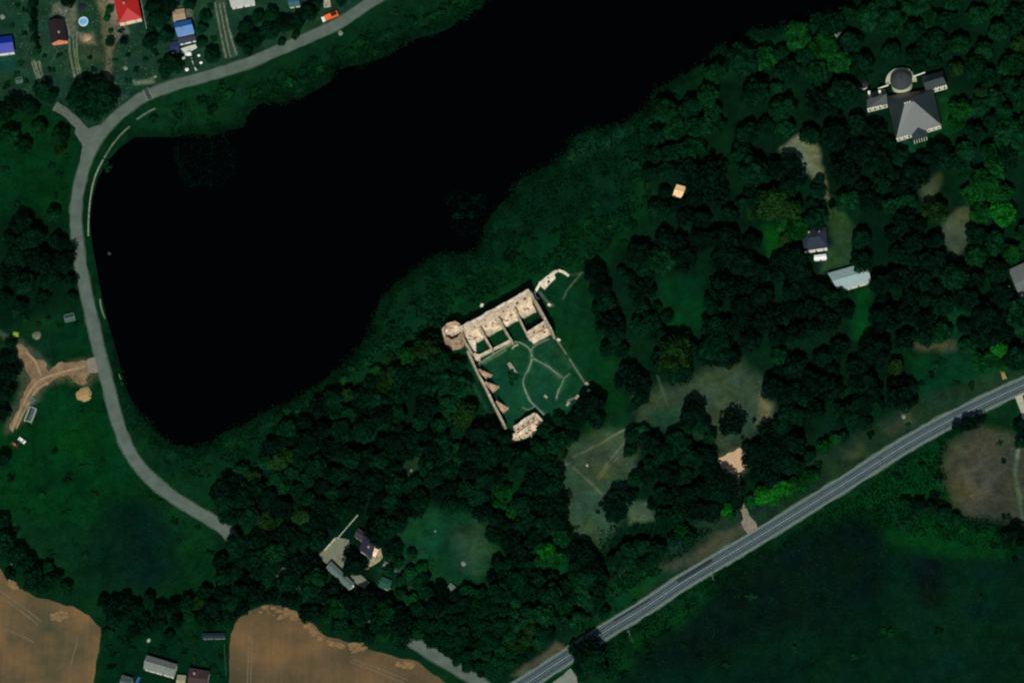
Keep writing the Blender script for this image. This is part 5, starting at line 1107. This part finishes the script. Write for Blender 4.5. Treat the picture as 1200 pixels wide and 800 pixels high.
print('stuff trees', len(stuffV.get('w', [])))
# dead white tree
d = bare_mesh(40, .5).build('dead_tree', mat('bleached_wood', (150, 165, 150), var=.1)); p = at(980, 44, 5); d.location = (p.x, p.y, 0); d.scale = (7, 7, 7.5); tag(d, 'bare bleached dead tree standing in the wood up and left of the mansion', 'tree')
# ------------------------------------------------------------------ bushes
BV = []
for i in range(5):
    V, F_ = crown_mesh('bush', 400+i, n_clump=7, nleaf=26); V = V.copy(); c0 = V.reshape(-1, 5, 3).mean(1, keepdims=True); V = (c0+(V.reshape(-1, 5, 3)-c0)*1.8).reshape(-1, 3); BV.append(np_mesh('bush', V, F_, LEAF))
bushes = []; rnd = random.Random(21)  # first five below: blackish clumps standing for the cross wall's shadow, no shrubs
def B(x, y, r, tn): bushes.append((x, y, r, tn))  # next two, mid courtyard: clumps standing for a patch of darker grass
for e in """620 384 4.5 K;624 380 4.5 K;629 377 4.5 K;634 374 4 K;617 387 3.5 K;600 440 7 M;598 446 5 M;425 46 7 G;418 52 5 G;432 40 5 M;340 96 7 G;330 88 5 M;376 80 6 G;366 72 5 M;300 108 7 G;480 26 8 T;505 18 7 T;455 40 6 T;520 10 7 M;462 14 6 O;440 60 5 T;392 62 5 M;268 112 7 G;258 104 5 G;236 118 7 M;214 126 6 M;250 130 7 D;180 140 6 M;126 195 6 T;320 112 5 T;410 60 5 M;352 104 5 T;500 36 6 D;535 10 6 D;548 4 6 T
680 168 5 T;672 178 5 T;668 185 5 O;690 160 4 T;705 158 4 T;722 154 4 T;740 150 4 T;752 160 6 T;770 140 8 T;776 112 7 T;790 115 6 D;760 180 7 D;745 195 8 M;735 185 6 T;542 240 7 K;556 236 8 K;538 250 7 K;550 252 7 K
598 298 7 D;592 302 6 D;606 302 6 M;542 326 5 D;550 322 5 M;520 352 6 M;512 344 5 M;500 352 7 T;484 362 6 M;470 370 6 T;455 380 7 T;500 372 8 M;512 380 8 D;490 390 8 T;470 398 8 M;452 402 7 M;440 412 7 T;430 424 7 T;412 434 6 T;404 444 6 G;350 478 5 T;336 482 5 T;460 420 7 O;600 275 4 K;660 278 4 K;650 270 4 K;658 284 3 D;700 240 6 G;690 262 6 G;715 266 5 O;725 250 6 D;740 262 8 D;710 285 6 D;690 290 5 D;730 285 5 T
300 548 5 M;320 530 6 M;340 515 7 M;356 508 7 D;365 530 8 M;346 540 8 O;330 545 7 D;392 486 5 T;380 492 7 D;180 545 3 T;160 500 3 T;150 475 3 T;133 420 3 T;142 450 3 T;175 520 3 T
70 205 5 M;78 185 5 G;60 195 5 M;64 230 4 D;20 240 5 D;76 222 4 G;85 260 3 D;6 200 6 T;18 366 6 T;30 372 5 T;45 380 4 O;70 382 4 O;56 372 4 D;90 380 4 T;112 415 4 S
178 582 5 G;186 588 5 G;205 610 5 D;214 600 5 D;232 618 4 D;240 590 5 G;110 580 5 O;98 545 5 T;120 540 4 T;80 560 5 D;64 528 5 D;210 635 4 M;245 650 5 M;100 650 5 T;60 650 5 T;90 640 4 M;234 700 7 G;76 600 5 G;50 580 5 G;30 600 5 M;20 620 5 D;12 560 5 D
850 508 3 O;888 500 3 O;884 492 3 K;870 512 3 K;700 600 3 O;704 590 3 O;655 550 3 G;676 618 3 O
1020 510 6 D;1035 520 5 M;960 545 6 M;1090 440 5 D;1096 430 6 T;1104 424 5 T;1080 450 5 M;1120 450 5 M;1140 452 5 O;1064 498 4 T;975 585 6 M;1000 570 5 D;960 602 5 G;935 615 5 D;900 640 5 G;876 655 6 G;850 670 4 M;1100 560 6 D;1095 580 6 K;1105 588 6 K;1120 600 5 D;1180 605 5 D;1176 540 4 D;1172 520 4 G;1050 560 6 D;1080 545 6 D;1042 590 5 M;1150 625 6 G;1130 620 5 G;1100 620 6 G;1080 625 6 G;1060 612 6 M;1165 640 5 D;1190 655 5 K;780 740 5 D;800 755 5 D;760 770 6 D;820 770 5 K;880 700 6 T;930 760 5 T;1000 770 5 G;1040 740 6 G;1100 740 6 D;1150 700 5 D;850 780 5 T;730 790 6 D;890 620 4 O;820 655 4 O;700 730 6 D;644 770 5 M;620 780 6 M
60 82 4 D;52 66 4 M;25 74 4 M;70 66 4 M;14 30 4 M;30 12 4 D;20 6 4 M;28 40 4 M;20 88 4 T;30 96 4 T;8 100 5 M;58 92 4 M;120 90 4 M;135 70 4 G;150 64 4 D;150 95 4 M;170 70 4 M;160 82 4 D;110 80 4 D;130 36 4 G;142 36 4 M;105 68 4 D;102 88 5 M;190 70 5 D;208 84 4 M;225 68 3 T;240 78 4 D;250 46 5 M;246 8 5 M;256 80 4 M;180 62 5 D;176 36 6 D;226 90 3 M;260 98 4 D;210 108 4 M
126 760 5 T;136 768 5 M;130 780 5 D;155 762 5 M;178 762 4 M;222 742 4 T;228 748 4 M;226 772 4 O;240 776 4 T;216 764 4 T;250 780 4 M;258 770 4 M;200 752 4 M;210 752 4 D;144 750 6 D;190 760 5 D;256 792 4 G""".replace('\n', ';').split(';'):
    a = e.split(); B(float(a[0]), float(a[1]), float(a[2]), a[3])
bi = []
bushes = [b for b in bushes if dseg(np.array([b[0]]), np.array([b[1]]), ROAD_W, False)[0] > 8.5+b[2] and dseg(np.array([b[0]]), np.array([b[1]]), ROAD_H, False)[0] > 11+b[2]]
for i, (x, y, r, tn) in enumerate(bushes):
    rm = r*MPP; p = at(x, y, rm*.5); o = bpy.data.objects.new('bush', BV[i % 5]); S.collection.objects.link(o)
    o.location = (p.x, p.y, -.05); k = rm*1.15; o.scale = (k*rnd.uniform(.9, 1.15), k*rnd.uniform(.9, 1.15), rm*rnd.uniform(.7, 1.0)); o.rotation_euler = (0, 0, rnd.uniform(0, 6.28))
    jit = rnd.uniform(.85, 1.25); o.color = (*tuple(c*jit*1.35 for c in lin(TONE[tn])), 1); tag(o, 'x', 'bush', 'bushes on the banks, meadows and gardens'); bi.append((o, x, y, r, tn))
auto_labels(bi, 'bush')
# ------------------------------------------------------------------ uncountable low growth
def growth(name, label, polys, dens, size, h, colr, seed, spread=.6, jump=0.0):
    edge = name == 'shore_sedge'
    r = np.random.default_rng(seed); VV = []
    for poly in polys:
        P = np.array(poly); A = (P[:, 0].max()-P[:, 0].min())*(P[:, 1].max()-P[:, 1].min()); n = int(A*dens)
        x = r.uniform(P[:, 0].min(), P[:, 0].max(), n); y = r.uniform(P[:, 1].min(), P[:, 1].max(), n)
        k = inpoly(x+fbm(x, y, 12, 2)*5, y+fbm(x+50, y, 12, 2)*5, poly) & (fbm(x, y, 16, 3) > jump-r.uniform(0, .5, n)) ; x, y = x[k], y[k]; VV.append(at_np(x, y))
    p = np.concatenate(VV); n = len(p); q = p.copy()
    qx, qy = proj(p*np.array([1, 1, 0])); road = (dseg(qx, qy, ROAD_W, False) < 9) | (dseg(qx, qy, ROAD_H, False) < 12)
    dw = dseg(p[:, 0], p[:, 1], lake_w, True); keep = ((~inpoly(p[:, 0], p[:, 1], lake_w) | (dw < r.uniform(-1, 1, n)*3.5+fbm(p[:, 0], p[:, 1], 9, 2)*2)) & ~road) if name != 'water_weed' else np.ones(n, bool)
    if edge: keep &= dw < 6
    p = p[keep]; n = len(p)
    p[:, 2] = r.uniform(.1, h, n) if name != 'water_weed' else -.27+r.uniform(0, .1, n)
    nr = np.array([0, 0, 1.0])+r.normal(size=(n, 3))*.55; nr /= np.linalg.norm(nr, axis=1)[:, None]
    t1 = np.cross(nr, r.normal(size=(n, 3))); t1 /= np.linalg.norm(t1, axis=1)[:, None]; t2 = np.cross(nr, t1); s = r.uniform(.5, 1.2, (n, 1))*size
    V = np.stack([p-t1*s, p-t2*s*.6, p+t1*s, p+t2*s*.7], 1).reshape(-1, 3)
    V[:, 2] = np.maximum(V[:, 2], .02 if name != 'water_weed' else -.29)
    o = bpy.data.objects.new(name, np_mesh(name, V, np.arange(len(V)).reshape(-1, 4), leaf_material(name, False, colr, spread))); S.collection.objects.link(o); tag(o, label, name.replace('_', ' '), kind='stuff')
RB = [(500, 305), (560, 294), (566, 270), (600, 232), (640, 200), (668, 175), (700, 152), (770, 118), (765, 180), (740, 215), (690, 250), (640, 275), (600, 292), (545, 325), (490, 350), (450, 400), (430, 430), (330, 500), (250, 545), (195, 545), (150, 500), (128, 420), (130, 400), (165, 480), (200, 520), (235, 524), (300, 490), (400, 425), (440, 375)]
growth('reeds', 'dense reeds and sedge along the lower right lake shore', [RB], .35, .55, 1.2, (5, 33, 17), 1, .6)
growth('tall_grass', 'rough grass and weeds on the bank between lake road and upper shore', [[(190, 125), (300, 92), (400, 50), (470, 5), (580, -10), (540, 25), (450, 65), (380, 95), (290, 130), (240, 150), (160, 155)]], .3, .5, .9, (5, 36, 18), 2, .6)
growth('rough_meadow', 'patches of taller weeds in the green meadows', [[(0, 130), (60, 130), (90, 160), (82, 250), (0, 250)], [(60, 440), (118, 440), (180, 580), (250, 640), (240, 700), (90, 700), (60, 650), (0, 600), (0, 530), (60, 530)], [(500, 340), (610, 300), (690, 250), (760, 240), (765, 290), (690, 310), (600, 335), (530, 375)], [(740, 745), (905, 640), (1010, 575), (1200, 640), (1200, 800), (700, 800)]], .12, .5, .5, (4, 40, 17), 3, .7, .05)
growth('garden_growth', 'vegetable beds and weeds in the village gardens', [[(0, 0), (400, 0), (350, 42), (200, 96), (120, 140), (0, 130)], [(430, 650), (510, 650), (510, 712), (430, 705)]], .10, .45, .5, (12, 44, 27), 4, .8, .1)
growth('low_scrub', 'dark low scrub between highway and bare brown field', [[(1090, 500), (1120, 500), (1105, 540), (1110, 600), (1200, 620), (1200, 650), (1040, 620), (930, 640), (900, 650), (960, 605), (1040, 555)], [(700, 620), (780, 610), (840, 620), (790, 660), (700, 715)], [(700, 720), (800, 680), (905, 640), (860, 680), (760, 760), (710, 800)]], .3, .7, 1.4, (3, 26, 13), 8, .7)
growth('shrub_thicket', 'rough low shrubs between the castle ruin and the lake shore', [[(505, 312), (560, 300), (600, 240), (650, 205), (700, 160), (765, 125), (760, 240), (700, 300), (620, 325), (540, 360), (510, 385), (445, 430), (450, 375)], [(430, 440), (330, 505), (255, 560), (200, 560), (230, 535), (300, 500)], [(200, 130), (300, 98), (420, 45), (540, 0), (545, 14), (450, 62), (300, 125), (200, 155)]], .22, .95, 1.6, (4, 30, 14), 31, .8, .22)
growth('garden_litter', 'pale clutter, beds and bare spots in the village yards', [[(0, 0), (180, 0), (180, 90), (120, 130), (60, 100), (0, 110)], [(440, 655), (505, 655), (505, 705), (445, 700)]], .10, .5, .4, (62, 80, 58), 77, .9, .1)
NB = [(200, 175), (200, 150), (290, 118), (400, 70), (470, 40), (560, -10), (600, -20), (560, 30), (480, 62), (400, 105), (300, 140), (290, 165)]
SB = [(1000, -20), (1010, 10), (900, 50), (800, 110), (700, 170), (600, 250), (575, 300), (500, 330), (455, 380), (430, 430), (330, 500), (230, 545), (180, 520), (150, 470), (170, 470), (230, 510), (310, 470), (420, 380), (440, 330), (540, 280), (580, 220), (670, 150), (760, 90), (850, 40), (950, 0)]
growth('shore_sedge', 'ragged sedge and overhanging growth along the lake edge', [NB, SB], .75, .6, 1.0, (4, 30, 15), 41, .7, -.1)
growth('water_weed', 'faint floating weed patches in the dark lake', [[(205, 170), (220, 160), (260, 158), (280, 178), (278, 205), (255, 220), (225, 218), (208, 200)], [(204, 175), (212, 170), (212, 195), (228, 212), (250, 214), (245, 221), (220, 217), (206, 200)], [(204, 175), (212, 170), (212, 195), (228, 212), (250, 214), (245, 221), (220, 217), (206, 200)], [(520, 225), (570, 222), (566, 262), (550, 285), (528, 270)]], .22, .55, .3, (4, 19, 12), 5, .6, -.2)
